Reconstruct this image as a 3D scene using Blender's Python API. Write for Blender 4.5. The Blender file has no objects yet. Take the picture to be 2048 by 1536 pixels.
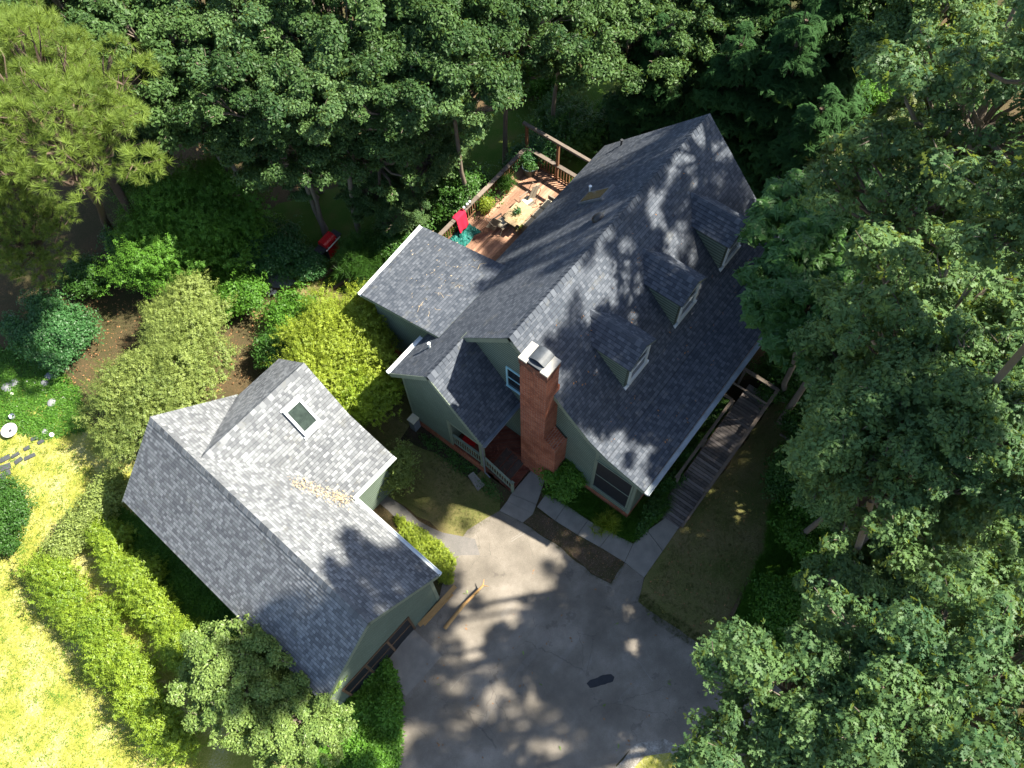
import bpy, bmesh, math, random
import numpy as np
from mathutils import Vector, Matrix

# ------------------------------------------------------------------ camera, sky, sun, exposure
SC = bpy.context.scene
COL = SC.collection
W0 = 2048.0
FPX = 1676.77
CP = np.array([-10.26999, -8.63497, 32.94641])
CR = np.array([0.61647291, -0.7872174, -0.01580887])
CU = np.array([0.70993052, 0.54704174, 0.44355833])
CF = np.array([0.34052872, 0.2846649, -0.89610607])
cam_d = bpy.data.cameras.new("camera")
cam = bpy.data.objects.new("camera", cam_d); COL.objects.link(cam)
cam.matrix_world = Matrix((( CR[0], CU[0], -CF[0], CP[0]), (CR[1], CU[1], -CF[1], CP[1]), (CR[2], CU[2], -CF[2], CP[2]), (0, 0, 0, 1)))
cam_d.sensor_width = 36.0
cam_d.lens = FPX / W0 * 36.0
cam_d.clip_end = 1000
SC.camera = cam
SUN_EL, SUN_AZ = math.radians(52.0), math.radians(-43.0)
SD = np.array([math.cos(SUN_EL)*math.cos(SUN_AZ), math.cos(SUN_EL)*math.sin(SUN_AZ), math.sin(SUN_EL)])
world = bpy.data.worlds.new("World"); SC.world = world; world.use_nodes = True
nt = world.node_tree; bg = nt.nodes["Background"]
sky = nt.nodes.new("ShaderNodeTexSky"); sky.sky_type = 'NISHITA'; sky.sun_disc = False
sky.sun_elevation = SUN_EL; sky.sun_rotation = math.atan2(SD[0], SD[1])
nt.links.new(sky.outputs[0], bg.inputs[0]); bg.inputs[1].default_value = 0.078
sl = bpy.data.lights.new("sun", 'SUN'); sl.energy = 5.0; sl.angle = math.radians(0.9); sl.color = (1.0, 0.94, 0.82)
so = bpy.data.objects.new("sun", sl); COL.objects.link(so)
so.rotation_euler = Vector(-SD).to_track_quat('-Z', 'Y').to_euler(); so.location = (20, -20, 60)
SC.view_settings.view_transform = 'Standard'; SC.view_settings.look = 'None'
SC.view_settings.gamma = 1.0; SC.view_settings.exposure = 1.8
SC.render.engine = 'CYCLES'
cy = SC.cycles
cy.max_bounces = 5; cy.diffuse_bounces = 3; cy.glossy_bounces = 2; cy.transmission_bounces = 3; cy.transparent_max_bounces = 4
cy.caustics_reflective = False; cy.caustics_refractive = False
cy.use_denoising = True; cy.use_adaptive_sampling = False

# ------------------------------------------------------------------ pixel -> world helpers (photo pixels, 2048 wide)
def ray(px, py): return CF + CR*(px-1024)/FPX + CU*(768-py)/FPX
def at(px, py, z=0.0):
    d = ray(px, py); return CP + d*(z-CP[2])/d[2]
def on(px, py, P0, n):
    d = ray(px, py); P0 = np.array(P0, float); n = np.array(n, float)
    return CP + d*((P0-CP)@n)/(d@n)
def unit(v): v = np.array(v, float); return v/np.linalg.norm(v)

# ------------------------------------------------------------------ tagging
def tag(o, label=None, cat=None, group=None, kind=None):
    if label: o['label'] = label
    if cat: o['category'] = cat
    if group: o['group'] = group
    if kind: o['kind'] = kind
    return o
def empty(name, loc, label, cat, group=None, rz=0.0):
    o = bpy.data.objects.new(name, None); COL.objects.link(o); o.location = tuple(loc); o.rotation_euler = (0, 0, rz)
    o.empty_display_size = 0.3
    return tag(o, label, cat, group)
def copy_tree(o, parent=None):
    c = o.copy(); COL.objects.link(c)
    if parent is not None: c.parent = parent
    for ch in list(o.children): copy_tree(ch, c)
    return c

# ------------------------------------------------------------------ materials
MATS = {}
class N:
    def __init__(s, m): s.t = m.node_tree; s.n = s.t.nodes; s.l = s.t.links
    def new(s, ty, **kw):
        x = s.n.new(ty)
        for k, v in kw.items(): setattr(x, k, v)
        return x
    def link(s, a, b): s.l.new(a, b)
    def math(s, op, a, b=None):
        x = s.new("ShaderNodeMath", operation=op)
        for i, v in enumerate((a, b)):
            if v is None: continue
            if hasattr(v, 'links'): s.link(v, x.inputs[i])
            else: x.inputs[i].default_value = v
        return x.outputs[0]
    def noise(s, scale, detail=3, vec=None, rough=0.55):
        x = s.new("ShaderNodeTexNoise"); x.inputs['Scale'].default_value = scale; x.inputs['Detail'].default_value = detail; x.inputs['Roughness'].default_value = rough
        if vec is not None: s.link(vec, x.inputs['Vector'])
        return x.outputs['Fac']
    def ramp(s, fac, stops):
        x = s.new("ShaderNodeValToRGB"); r = x.color_ramp
        while len(r.elements) < len(stops): r.elements.new(0.5)
        for e, (p, c) in zip(r.elements, stops): e.position = p; e.color = (*c, 1)
        s.link(fac, x.inputs[0]); return x.outputs[0]
    def mix(s, fac, a, b, bt='MIX'):
        x = s.new("ShaderNodeMix", data_type='RGBA', blend_type=bt)
        for sock, v in ((x.inputs[0], fac), (x.inputs[6], a), (x.inputs[7], b)):
            if hasattr(v, 'links'): s.link(v, sock)
            else: sock.default_value = v if not isinstance(v, tuple) else (*v[:3], 1)
        return x.outputs[2]
def base_mat(name, rough=0.8, spec=0.3, metal=0.0):
    m = bpy.data.materials.new(name); m.use_nodes = True; k = N(m); b = k.n["Principled BSDF"]
    b.inputs['Roughness'].default_value = rough; b.inputs['Specular IOR Level'].default_value = spec; b.inputs['Metallic'].default_value = metal
    MATS[name] = m; return m, k, b
def obco(k): return k.new("ShaderNodeTexCoord").outputs['Object']
def simple(name, c, rough=0.7, var=0.25, scale=4.0, metal=0.0, spec=0.3, bump=0.0, fine=40.0):
    m, k, b = base_mat(name, rough, spec, metal); co = obco(k)
    f = k.noise(scale, 4, co); g = k.noise(fine, 2, co)
    f2 = k.math('ADD', k.math('MULTIPLY', f, 0.65), k.math('MULTIPLY', g, 0.35))
    lo = tuple(x*(1-var) for x in c); hi = tuple(min(1, x*(1+var)) for x in c)
    k.link(k.ramp(f2, [(0.32, lo), (0.68, hi)]), b.inputs['Base Color'])
    if bump:
        bp = k.new("ShaderNodeBump"); bp.inputs['Strength'].default_value = bump; bp.inputs['Distance'].default_value = 0.02
        k.link(g, bp.inputs['Height']); k.link(bp.outputs[0], b.inputs['Normal'])
    return m
def shingle(name, dark, light, seed=0.0, w=0.13):
    m, k, b = base_mat(name, 0.85, 0.25)
    uv = k.new("ShaderNodeUVMap"); sp = k.new("ShaderNodeSeparateXYZ"); k.link(uv.outputs[0], sp.inputs[0])
    row = k.math('FLOOR', sp.outputs[1])
    wn = k.new("ShaderNodeTexWhiteNoise", noise_dimensions='1D'); k.link(k.math('ADD', row, seed+0.37), wn.inputs['W'])
    xs = k.math('ADD', k.math('DIVIDE', sp.outputs[0], w), k.math('MULTIPLY', wn.outputs['Value'], 7.0))
    col = k.math('FLOOR', xs)
    cb = k.new("ShaderNodeCombineXYZ"); k.link(col, cb.inputs[0]); k.link(row, cb.inputs[1]); cb.inputs[2].default_value = seed
    w2 = k.new("ShaderNodeTexWhiteNoise", noise_dimensions='3D'); k.link(cb.outputs[0], w2.inputs['Vector'])
    co = obco(k)
    big = k.noise(0.7, 3, co); gr = k.noise(55.0, 2, co)
    t = k.math('ADD', k.math('MULTIPLY', w2.outputs['Value'], 0.72), k.math('MULTIPLY', gr, 0.30))
    t = k.math('ADD', t, k.math('MULTIPLY', k.math('SUBTRACT', big, 0.5), 0.5))
    mid = tuple((a+c)/2*0.92 for a, c in zip(dark, light))
    c = k.ramp(t, [(0.05, dark), (0.5, mid), (0.95, light)])
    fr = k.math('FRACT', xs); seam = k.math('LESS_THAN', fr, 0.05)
    fy = k.math('FRACT', sp.outputs[1]); edge = k.math('LESS_THAN', fy, 0.15)  # edge: shadow line at the bottom of each course, painted into the colour
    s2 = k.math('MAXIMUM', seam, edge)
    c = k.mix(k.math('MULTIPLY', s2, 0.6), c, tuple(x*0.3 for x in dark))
    # lichen / dirt streaks
    st = k.noise(1.6, 5, co, 0.7); c = k.mix(k.math('MULTIPLY', k.math('GREATER_THAN', st, 0.62), 0.16), c, (0.16, 0.15, 0.11))
    k.link(c, b.inputs['Base Color'])
    bp = k.new("ShaderNodeBump"); bp.inputs['Strength'].default_value = 0.5; bp.inputs['Distance'].default_value = 0.012
    k.link(k.math('ADD', w2.outputs['Value'], gr), bp.inputs['Height']); k.link(bp.outputs[0], b.inputs['Normal'])
    return m
def brick(name, c1, c2, mortar):
    m, k, b = base_mat(name, 0.9, 0.2); co = obco(k)
    sp = k.new("ShaderNodeSeparateXYZ"); k.link(co, sp.inputs[0])
    cb = k.new("ShaderNodeCombineXYZ"); k.link(k.math('ADD', sp.outputs[0], sp.outputs[1]), cb.inputs[0]); k.link(sp.outputs[2], cb.inputs[1])
    br = k.new("ShaderNodeTexBrick"); k.link(cb.outputs[0], br.inputs['Vector']); br.inputs['Scale'].default_value = 1.0
    br.inputs['Brick Width'].default_value = 0.215; br.inputs['Row Height'].default_value = 0.075; br.inputs['Mortar Size'].default_value = 0.008; br.inputs['Bias'].default_value = -0.1
    br.inputs['Color1'].default_value = (*c1, 1); br.inputs['Color2'].default_value = (*c2, 1); br.inputs['Mortar'].default_value = (*mortar, 1)
    f = k.noise(1.3, 5, co, 0.65)
    c = k.mix(k.math('MULTIPLY', k.math('SUBTRACT', f, 0.38), 2.4), br.outputs['Color'], tuple(x*0.45 for x in c1))
    soot = k.math('GREATER_THAN', k.math('ADD', sp.outputs[2], k.math('MULTIPLY', f, 1.6)), 9.75); c = k.mix(k.math('MULTIPLY', soot, 0.6), c, (0.03, 0.022, 0.02))
    g = k.noise(9.0, 3, co); c = k.mix(k.math('MULTIPLY', k.math('GREATER_THAN', g, 0.62), 0.35), c, tuple(min(1, x*1.5) for x in c2))
    k.link(c, b.inputs['Base Color'])
    bp = k.new("ShaderNodeBump"); bp.inputs['Strength'].default_value = 0.6; bp.inputs['Distance'].default_value = 0.01
    k.link(k.math('SUBTRACT', 1.0, br.outputs['Fac']), bp.inputs['Height']); k.link(bp.outputs[0], b.inputs['Normal'])
    return m
def wood(name, c, rough=0.85, var=0.45):
    m, k, b = base_mat(name, rough, 0.2); co = obco(k)
    at_ = k.new("ShaderNodeAttribute", attribute_name="tone"); tn = at_.outputs['Fac']
    f = k.noise(6.0, 5, co, 0.7); g = k.noise(60.0, 2, co)
    t = k.math('ADD', k.math('MULTIPLY', f, 0.45), k.math('ADD', k.math('MULTIPLY', g, 0.2), k.math('MULTIPLY', tn, 0.4)))
    k.link(k.ramp(t, [(0.25, tuple(x*(1-var) for x in c)), (0.75, tuple(min(1, x*(1+var)) for x in c))]), b.inputs['Base Color'])
    return m
def leafmat(name, dark, light, trans, tf=0.35, rough=0.45, spec=0.35):
    m, k, b = base_mat(name, rough, spec)
    a = k.new("ShaderNodeAttribute", attribute_name="tone")
    oi = k.new("ShaderNodeObjectInfo")
    t = k.math('ADD', k.math('MULTIPLY', a.outputs['Fac'], 0.75), k.math('MULTIPLY', oi.outputs['Random'], 0.25))
    c = k.ramp(t, [(0.0, dark), (0.6, light), (1.0, tuple(min(1, x*1.35) for x in light))])
    k.link(c, b.inputs['Base Color'])
    tr = k.new("ShaderNodeBsdfTranslucent"); k.link(k.mix(0.5, c, trans), tr.inputs[0])
    mx = k.new("ShaderNodeMixShader"); mx.inputs[0].default_value = tf
    k.link(b.outputs[0], mx.inputs[1]); k.link(tr.outputs[0], mx.inputs[2]); k.link(mx.outputs[0], k.n["Material Output"].inputs[0])
    return m
def glassy(name, c, rough=0.08, var=0.3):
    m = simple(name, c, rough, var, 3.0, spec=0.6); return m

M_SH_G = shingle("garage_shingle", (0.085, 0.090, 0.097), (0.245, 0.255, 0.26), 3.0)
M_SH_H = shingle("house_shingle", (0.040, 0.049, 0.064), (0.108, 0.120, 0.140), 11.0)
def siding(name, c):
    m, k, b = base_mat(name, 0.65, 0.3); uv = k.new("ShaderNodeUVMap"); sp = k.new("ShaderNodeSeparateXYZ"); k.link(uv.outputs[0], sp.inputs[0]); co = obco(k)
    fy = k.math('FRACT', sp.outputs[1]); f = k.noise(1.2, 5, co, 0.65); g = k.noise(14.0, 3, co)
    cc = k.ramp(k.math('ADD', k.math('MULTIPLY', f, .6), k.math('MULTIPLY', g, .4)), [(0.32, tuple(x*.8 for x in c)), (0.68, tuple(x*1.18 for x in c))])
    cc = k.mix(k.math('MULTIPLY', k.math('LESS_THAN', fy, 0.3), 0.85), cc, tuple(x*.28 for x in c))  # painted shadow line along the lower edge of each clapboard
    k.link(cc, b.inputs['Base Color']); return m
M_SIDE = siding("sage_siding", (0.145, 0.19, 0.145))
M_TRIM = simple("sage_trim", (0.16, 0.19, 0.14), 0.65, 0.15, 3.0)
M_WHITE = simple("white_paint", (0.62, 0.66, 0.66), 0.5, 0.10, 3.0)
M_TEAL = simple("pale_blue_frame", (0.36, 0.62, 0.66), 0.45, 0.08, 3.0)
M_GUT = simple("aluminium_gutter", (0.27, 0.30, 0.31), 0.45, 0.25, 2.0, metal=0.3)
M_BRICK = brick("red_brick", (0.26, 0.062, 0.028), (0.40, 0.130, 0.062), (0.27, 0.21, 0.17))
M_STEP = brick("step_brick", (0.13, 0.035, 0.02), (0.19, 0.06, 0.035), (0.09, 0.07, 0.055))
M_CONC = simple("concrete", (0.225, 0.205, 0.175), 0.9, 0.22, 2.0, bump=0.3)
M_CONCB = simple("pale_concrete", (0.36, 0.34, 0.30), 0.9, 0.15, 3.0, bump=0.3)
M_GLASS = glassy("dark_glass", (0.015, 0.02, 0.022))
M_SKYG = simple("skylight_glass", (0.030, 0.042, 0.034), 0.22, 0.4, 5.0, spec=0.35)
M_SCREEN = simple("black_screen", (0.012, 0.014, 0.018), 0.6, 0.3, 6.0)
M_DARK = simple("dark_metal", (0.025, 0.026, 0.028), 0.5, 0.3, 6.0, spec=0.5)
M_STEEL = simple("brushed_steel", (0.55, 0.58, 0.58), 0.3, 0.15, 6.0, metal=0.9)
M_FLASH = simple("grey_flashing", (0.13, 0.145, 0.16), 0.5, 0.2, 4.0)
M_STEELD = simple("weathered_steel", (0.055, 0.062, 0.07), 0.5, 0.3, 5.0)
M_SLATE = simple("dark_slate", (0.055, 0.06, 0.065), 0.9, 0.4, 8.0, bump=0.4)
M_RED = simple("red_enamel", (0.42, 0.012, 0.015), 0.22, 0.15, 3.0, spec=0.6)
M_TOWEL = simple("red_cloth", (0.48, 0.012, 0.04), 0.9, 0.12, 4.0)
M_TARP = simple("green_tarp", (0.012, 0.12, 0.10), 0.6, 0.6, 9.0)
M_DECK = wood("stained_deck", (0.30, 0.17, 0.11), var=.55)
M_RAIL = wood("weathered_rail", (0.17, 0.085, 0.045))
M_RAILG = wood("grey_rail", (0.16, 0.13, 0.105))
M_RAMP = wood("dark_ramp_boards", (0.15, 0.13, 0.12), var=0.6)
M_LUMBER = wood("yellow_lumber", (0.42, 0.25, 0.10), var=0.35)
M_TIMBER = wood("old_timber", (0.12, 0.075, 0.045))
M_BARK = wood("grey_bark", (0.16, 0.13, 0.10))
M_BARKD = wood("dark_bark", (0.085, 0.06, 0.045))
M_CUSH = simple("tan_cushion", (0.52, 0.46, 0.33), 0.9, 0.15, 4.0)
M_SLING = simple("taupe_sling", (0.20, 0.17, 0.13), 0.8, 0.15, 8.0)
M_POT = simple("blue_grey_pot", (0.06, 0.085, 0.09), 0.45, 0.25, 5.0)
M_TERRA = simple("brown_pot", (0.14, 0.07, 0.04), 0.8, 0.25, 5.0)
M_STONE = simple("grey_stone", (0.20, 0.205, 0.21), 0.9, 0.3, 5.0, bump=0.4)
M_STONEW = simple("white_stone", (0.62, 0.60, 0.57), 0.85, 0.2, 6.0)
M_DRY = simple("dry_leaf", (0.26, 0.13, 0.055), 0.8, 0.5, 30.0)
M_DRYL = simple("pale_straw", (0.42, 0.33, 0.21), 0.85, 0.3, 30.0)
M_TILE = simple("tan_tile", (0.32, 0.24, 0.14), 0.8, 0.35, 5.0)

L_OAK = leafmat("oak_leaf", (0.016, 0.064, 0.032), (0.108, 0.188, 0.062), (0.40, 0.46, 0.03), 0.36, 0.5, 0.22)
L_OAKD = leafmat("deep_oak_leaf", (0.009, 0.040, 0.014), (0.070, 0.130, 0.036), (0.20, 0.27, 0.02), 0.28, 0.5, 0.2)
L_SAP = leafmat("pale_oak_leaf", (0.045, 0.110, 0.020), (0.20, 0.285, 0.072), (0.35, 0.42, 0.05), 0.3, 0.45, 0.3)
L_LUSH = leafmat("lush_shrub_leaf", (0.030, 0.100, 0.010), (0.10, 0.23, 0.025), (0.2, 0.34, 0.02), 0.32, 0.5, 0.25)
L_MIM = leafmat("mimosa_leaf", (0.020, 0.078, 0.018), (0.07, 0.165, 0.035), (0.2, 0.32, 0.03), 0.32)
L_PINE = leafmat("pine_needle", (0.032, 0.078, 0.016), (0.165, 0.235, 0.042), (0.42, 0.48, 0.04), 0.3, 0.5, 0.25)
L_HEM = leafmat("hemlock_needle", (0.010, 0.038, 0.012), (0.035, 0.085, 0.024), (0.10, 0.17, 0.02), 0.25, 0.7, 0.08)
L_CED = leafmat("cedar_spray", (0.04, 0.06, 0.012), (0.11, 0.135, 0.025), (0.22, 0.24, 0.03), 0.25)
L_MYR = leafmat("myrtle_leaf", (0.055, 0.105, 0.022), (0.24, 0.30, 0.075), (0.42, 0.48, 0.06), 0.34, 0.5, 0.3)
L_YEL = leafmat("yellow_green_leaf", (0.06, 0.12, 0.012), (0.28, 0.35, 0.038), (0.55, 0.58, 0.04), 0.38, 0.5, 0.3)
L_HEDGE = leafmat("hedge_leaf", (0.055, 0.13, 0.012), (0.25, 0.34, 0.030), (0.48, 0.58, 0.03), 0.35, 0.45, 0.35)
L_SHR = leafmat("shrub_leaf", (0.018, 0.065, 0.010), (0.055, 0.135, 0.022), (0.13, 0.24, 0.02), 0.3, 0.45, 0.3)
L_VINE = leafmat("vine_leaf", (0.020, 0.075, 0.020), (0.05, 0.14, 0.04), (0.12, 0.24, 0.03), 0.3)
L_GRASS = leafmat("grass_blade", (0.13, 0.17, 0.02), (0.30, 0.33, 0.06), (0.4, 0.42, 0.05), 0.3, 0.6, 0.2)

def ground_mat(name, cols, s1, s2, bump=0.5, extra=None):
    m, k, b = base_mat(name, 0.95, 0.1); co = obco(k)
    a = k.noise(s1, 5, co, 0.6); f = k.noise(s2, 4, co, 0.7)
    t = k.math('ADD', k.math('MULTIPLY', a, 0.55), k.math('MULTIPLY', f, 0.45))
    n = len(cols); c = k.ramp(t, [(0.34+0.32*i/(n-1), q) for i, q in enumerate(cols)])
    if extra:
        e = k.noise(extra[0], 2, co, 0.5); c = k.mix(k.math('MULTIPLY', k.math('GREATER_THAN', e, extra[1]), extra[2]), c, extra[3])
    k.link(c, b.inputs['Base Color'])
    bp = k.new("ShaderNodeBump"); bp.inputs['Strength'].default_value = bump; bp.inputs['Distance'].default_value = 0.05
    k.link(f, bp.inputs['Height']); k.link(bp.outputs[0], b.inputs['Normal'])
    return m
G_FOREST = ground_mat("forest_floor", [(0.035, 0.05, 0.012), (0.065, 0.052, 0.026), (0.12, 0.075, 0.04)], 0.25, 14.0, 0.8, (25.0, 0.68, 0.6, (0.22, 0.14, 0.08)))
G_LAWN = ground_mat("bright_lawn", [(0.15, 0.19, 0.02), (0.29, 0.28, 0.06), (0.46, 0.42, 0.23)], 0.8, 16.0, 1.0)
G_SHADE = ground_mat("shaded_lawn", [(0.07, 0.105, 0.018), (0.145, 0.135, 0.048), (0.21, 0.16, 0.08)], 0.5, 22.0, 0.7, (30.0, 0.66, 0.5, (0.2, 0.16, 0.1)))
G_GREEN = ground_mat("green_lawn", [(0.030, 0.085, 0.008), (0.06, 0.11, 0.015), (0.12, 0.11, 0.035)], 0.7, 22.0, 0.7)
G_MULCH = ground_mat("mulch_bed", [(0.05, 0.06, 0.02), (0.10, 0.07, 0.045), (0.19, 0.13, 0.09)], 0.9, 25.0, 0.8, (28.0, 0.62, 0.6, (0.28, 0.2, 0.14)))
G_BED = ground_mat("dark_bed", [(0.02, 0.04, 0.008), (0.04, 0.03, 0.02), (0.08, 0.05, 0.035)], 0.9, 25.0, 0.8)
G_ASPH = ground_mat("asphalt", [(0.095, 0.083, 0.068), (0.175, 0.154, 0.126), (0.34, 0.30, 0.25)], 0.5, 55.0, 0.5, (70.0, 0.66, 0.35, (0.33, 0.31, 0.28)))
def scuff():
    k = N(MATS['asphalt']); b = k.n["Principled BSDF"]; lk = b.inputs['Base Color'].links[0]; src = lk.from_socket; co = obco(k)
    w = k.new("ShaderNodeTexWave"); w.wave_type = 'RINGS'; w.inputs['Scale'].default_value = .35; w.inputs['Distortion'].default_value = 3.0; w.inputs['Detail'].default_value = 3; k.link(co, w.inputs['Vector'])
    n1 = k.noise(.45, 3, co); c = k.mix(k.math('MULTIPLY', k.math('MULTIPLY', k.math('GREATER_THAN', w.outputs['Fac'], .9), k.math('GREATER_THAN', n1, .58)), .10), src, (.32, .31, .29))
    v = k.new("ShaderNodeTexVoronoi"); v.feature = 'DISTANCE_TO_EDGE'; v.inputs['Scale'].default_value = .38; nz = k.new("ShaderNodeTexNoise"); nz.inputs['Scale'].default_value = 2.2; nz.inputs['Detail'].default_value = 4; k.link(co, nz.inputs['Vector'])
    va = k.new("ShaderNodeVectorMath", operation='MULTIPLY_ADD'); k.link(nz.outputs['Color'], va.inputs[0]); va.inputs[1].default_value = (.5, .5, 0); k.link(co, va.inputs[2]); k.link(va.outputs[0], v.inputs['Vector'])
    c = k.mix(k.math('MULTIPLY', k.math('MULTIPLY', k.math('LESS_THAN', v.outputs['Distance'], .0025), k.math('GREATER_THAN', n1, .5)), .35), c, (.05, .048, .045))
    st = k.noise(1.1, 5, co, .7); c = k.mix(k.math('MULTIPLY', k.math('GREATER_THAN', st, .63), .35), c, (.07, .062, .055)); k.link(c, b.inputs['Base Color'])
scuff()
G_PATH = ground_mat("gravel_path", [(0.10, 0.10, 0.09), (0.15, 0.14, 0.13), (0.22, 0.2, 0.18)], 0.8, 40.0, 0.5)
G_GRAV = ground_mat("gravel_edge", [(0.10, 0.09, 0.07), (0.24, 0.22, 0.19), (0.42, 0.40, 0.36)], 3.0, 22.0, 0.9)

# ------------------------------------------------------------------ mesh helpers
def link_obj(name, me, parent=None, mats=()):
    o = bpy.data.objects.new(name, me); COL.objects.link(o)
    for m in mats: me.materials.append(m)
    if parent is not None: o.parent = parent
    return o
class MB:
    """collects shapes into one mesh; origin subtracts the parent's location"""
    def __init__(s, org=(0, 0, 0), rz=0.0):
        s.v = []; s.f = []; s.mi = []; s.uv = {}; s.tone = []; s.org = np.array(org, float); s.c, s.s_ = math.cos(-rz), math.sin(-rz)
        s.rng = random.Random(7)
    def loc(s, p):
        q = np.array(p, float)-s.org; return (q[0]*s.c-q[1]*s.s_, q[0]*s.s_+q[1]*s.c, q[2])
    def add(s, verts, faces, mi=0, uvs=None, tone=None):
        b = len(s.v); tone = s.rng.random() if tone is None else tone
        for p in verts: s.v.append(s.loc(p)); s.tone.append(tone)
        for i, f in enumerate(faces):
            s.f.append([b+j for j in f]); s.mi.append(mi)
            if uvs is not None: s.uv[len(s.f)-1] = uvs[i]
    def box(s, lo, hi, mi=0, rz=0.0, tone=None, cen=None):
        lo = np.array(lo, float); hi = np.array(hi, float); c = (lo+hi)/2 if cen is None else np.array(cen, float); c_, s_ = math.cos(rz), math.sin(rz); vs = []
        for z in (lo[2], hi[2]):
            for x, y in ((lo[0], lo[1]), (hi[0], lo[1]), (hi[0], hi[1]), (lo[0], hi[1])):
                dx, dy = x-c[0], y-c[1]; vs.append((c[0]+dx*c_-dy*s_, c[1]+dx*s_+dy*c_, z))
        s.add(vs, [(0, 3, 2, 1), (4, 5, 6, 7), (0, 1, 5, 4), (1, 2, 6, 5), (2, 3, 7, 6), (3, 0, 4, 7)], mi, tone=tone)
    def beam(s, a, b, w, h, mi=0, up=(0, 0, 1), tone=None):
        a = np.array(a, float); b = np.array(b, float); d = unit(b-a); up = np.array(up, float)
        if abs(d@unit(up)) > 0.98: up = np.array([1., 0, 0])
        r = unit(np.cross(d, up)); u = np.cross(r, d); vs = []
        for p in (a, b):
            for i, j in ((-1, -1), (1, -1), (1, 1), (-1, 1)): vs.append(p+r*i*w/2+u*j*h/2)
        s.add(vs, [(0, 1, 2, 3), (7, 6, 5, 4), (0, 4, 5, 1), (1, 5, 6, 2), (2, 6, 7, 3), (3, 7, 4, 0)], mi, tone=tone)
    def tube(s, pts, rad, n=8, mi=0, cap=True, tone=None):
        pts = [np.array(p, float) for p in pts]; vs = []; fs = []
        if not hasattr(rad, '__len__'): rad = [rad]*len(pts)
        for i, p in enumerate(pts):
            d = unit(pts[min(i+1, len(pts)-1)]-pts[max(i-1, 0)]); a = np.array([0, 0, 1.]) if abs(d[2]) < 0.9 else np.array([1., 0, 0])
            r = unit(np.cross(d, a)); u = np.cross(r, d)
            for j in range(n):
                t = 2*math.pi*j/n; vs.append(p+(r*math.cos(t)+u*math.sin(t))*rad[i])
        for i in range(len(pts)-1):
            for j in range(n): fs.append((i*n+j, i*n+(j+1) % n, (i+1)*n+(j+1) % n, (i+1)*n+j))
        if cap: fs.append(tuple(range(n))); fs.append(tuple(range((len(pts)-1)*n, len(pts)*n))[::-1])
        s.add(vs, fs, mi, tone=tone)
    def lathe(s, c, prof, n=20, mi=0, sx=1, sy=1, tone=None):
        c = np.array(c, float); vs = []; fs = []
        for r, z in prof:
            for j in range(n):
                t = 2*math.pi*j/n; vs.append(c+np.array([r*math.cos(t)*sx, r*math.sin(t)*sy, z]))
        for i in range(len(prof)-1):
            for j in range(n): fs.append((i*n+j, i*n+(j+1) % n, (i+1)*n+(j+1) % n, (i+1)*n+j))
        s.add(vs, fs, mi, tone=tone)
    def slab(s, poly, nrm, th, mi=0, off=0.0, tone=None):
        """polygon extruded downwards along -nrm"""
        nrm = unit(nrm); P = [np.array(p, float)+nrm*off for p in poly]; n = len(P); Q = [p-nrm*th for p in P]
        s.add(P+Q, [tuple(range(n)), tuple(range(n, 2*n))[::-1]]+[(i, i+n, (i+1) % n+n, (i+1) % n) for i in range(n)], mi, tone=tone)
    def strips(s, poly, up, nrm, expo, step, mi=0, shift=0.0, jit=0.0):
        """courses of shingles or clapboard over a planar polygon, each a real tilted board"""
        up = unit(up); nrm = unit(nrm); u = np.cross(up, nrm); P = [np.array(p, float) for p in poly]; o = P[0]
        q = [((p-o)@u, (p-o)@up) for p in P]; vmin = min(b for a, b in q); vmax = max(b for a, b in q)
        org = o@u
        k0 = 0; nb = int(math.ceil((vmax-vmin)/expo-1e-6))
        def clip(pl, v, keep_above):
            out = []
            for i in range(len(pl)):
                a, b = pl[i], pl[(i+1) % len(pl)]; ia = (a[1] >= v-1e-9) if keep_above else (a[1] <= v+1e-9); ib = (b[1] >= v-1e-9) if keep_above else (b[1] <= v+1e-9)
                if ia: out.append(a)
                if ia != ib:
                    t = (v-a[1])/(b[1]-a[1]); out.append((a[0]+t*(b[0]-a[0]), v))
            return out
        for kk in range(nb):
            v0 = vmin+kk*expo; v1 = min(v0+expo, vmax); c = clip(clip(q, v0, True), v1, False)
            cc = []
            for pnt in c:
                if not cc or abs(pnt[0]-cc[-1][0])+abs(pnt[1]-cc[-1][1]) > 1e-5: cc.append(pnt)
            if len(cc) < 3: continue
            if jit:   # break courses into pieces so edges are not ruler-straight
                pass
            vs = []; uvs = []
            for (a, b) in cc:
                t = (b-v0)/expo; vs.append(o+u*a+up*b+nrm*(0.004+step*(1-t)))
                uvs.append((a+org+shift, kk+min(max(t, 0.01), 0.99)))
            fs = [tuple(range(len(cc)))]; fuv = [uvs]
            for i in range(len(cc)):
                a, b = cc[i], cc[(i+1) % len(cc)]
                if abs(a[1]-v0) < 1e-6 and abs(b[1]-v0) < 1e-6:
                    j = len(vs); vs += [o+u*a[0]+up*a[1], o+u*b[0]+up*b[1]]
                    fs.append((i, j, j+1, (i+1) % len(cc))); fuv.append([(a[0]+org+shift, kk+.02), (a[0]+org+shift, kk+.02), (b[0]+org+shift, kk+.02), (b[0]+org+shift, kk+.02)])
            s.add(vs, fs, mi, fuv)
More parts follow.
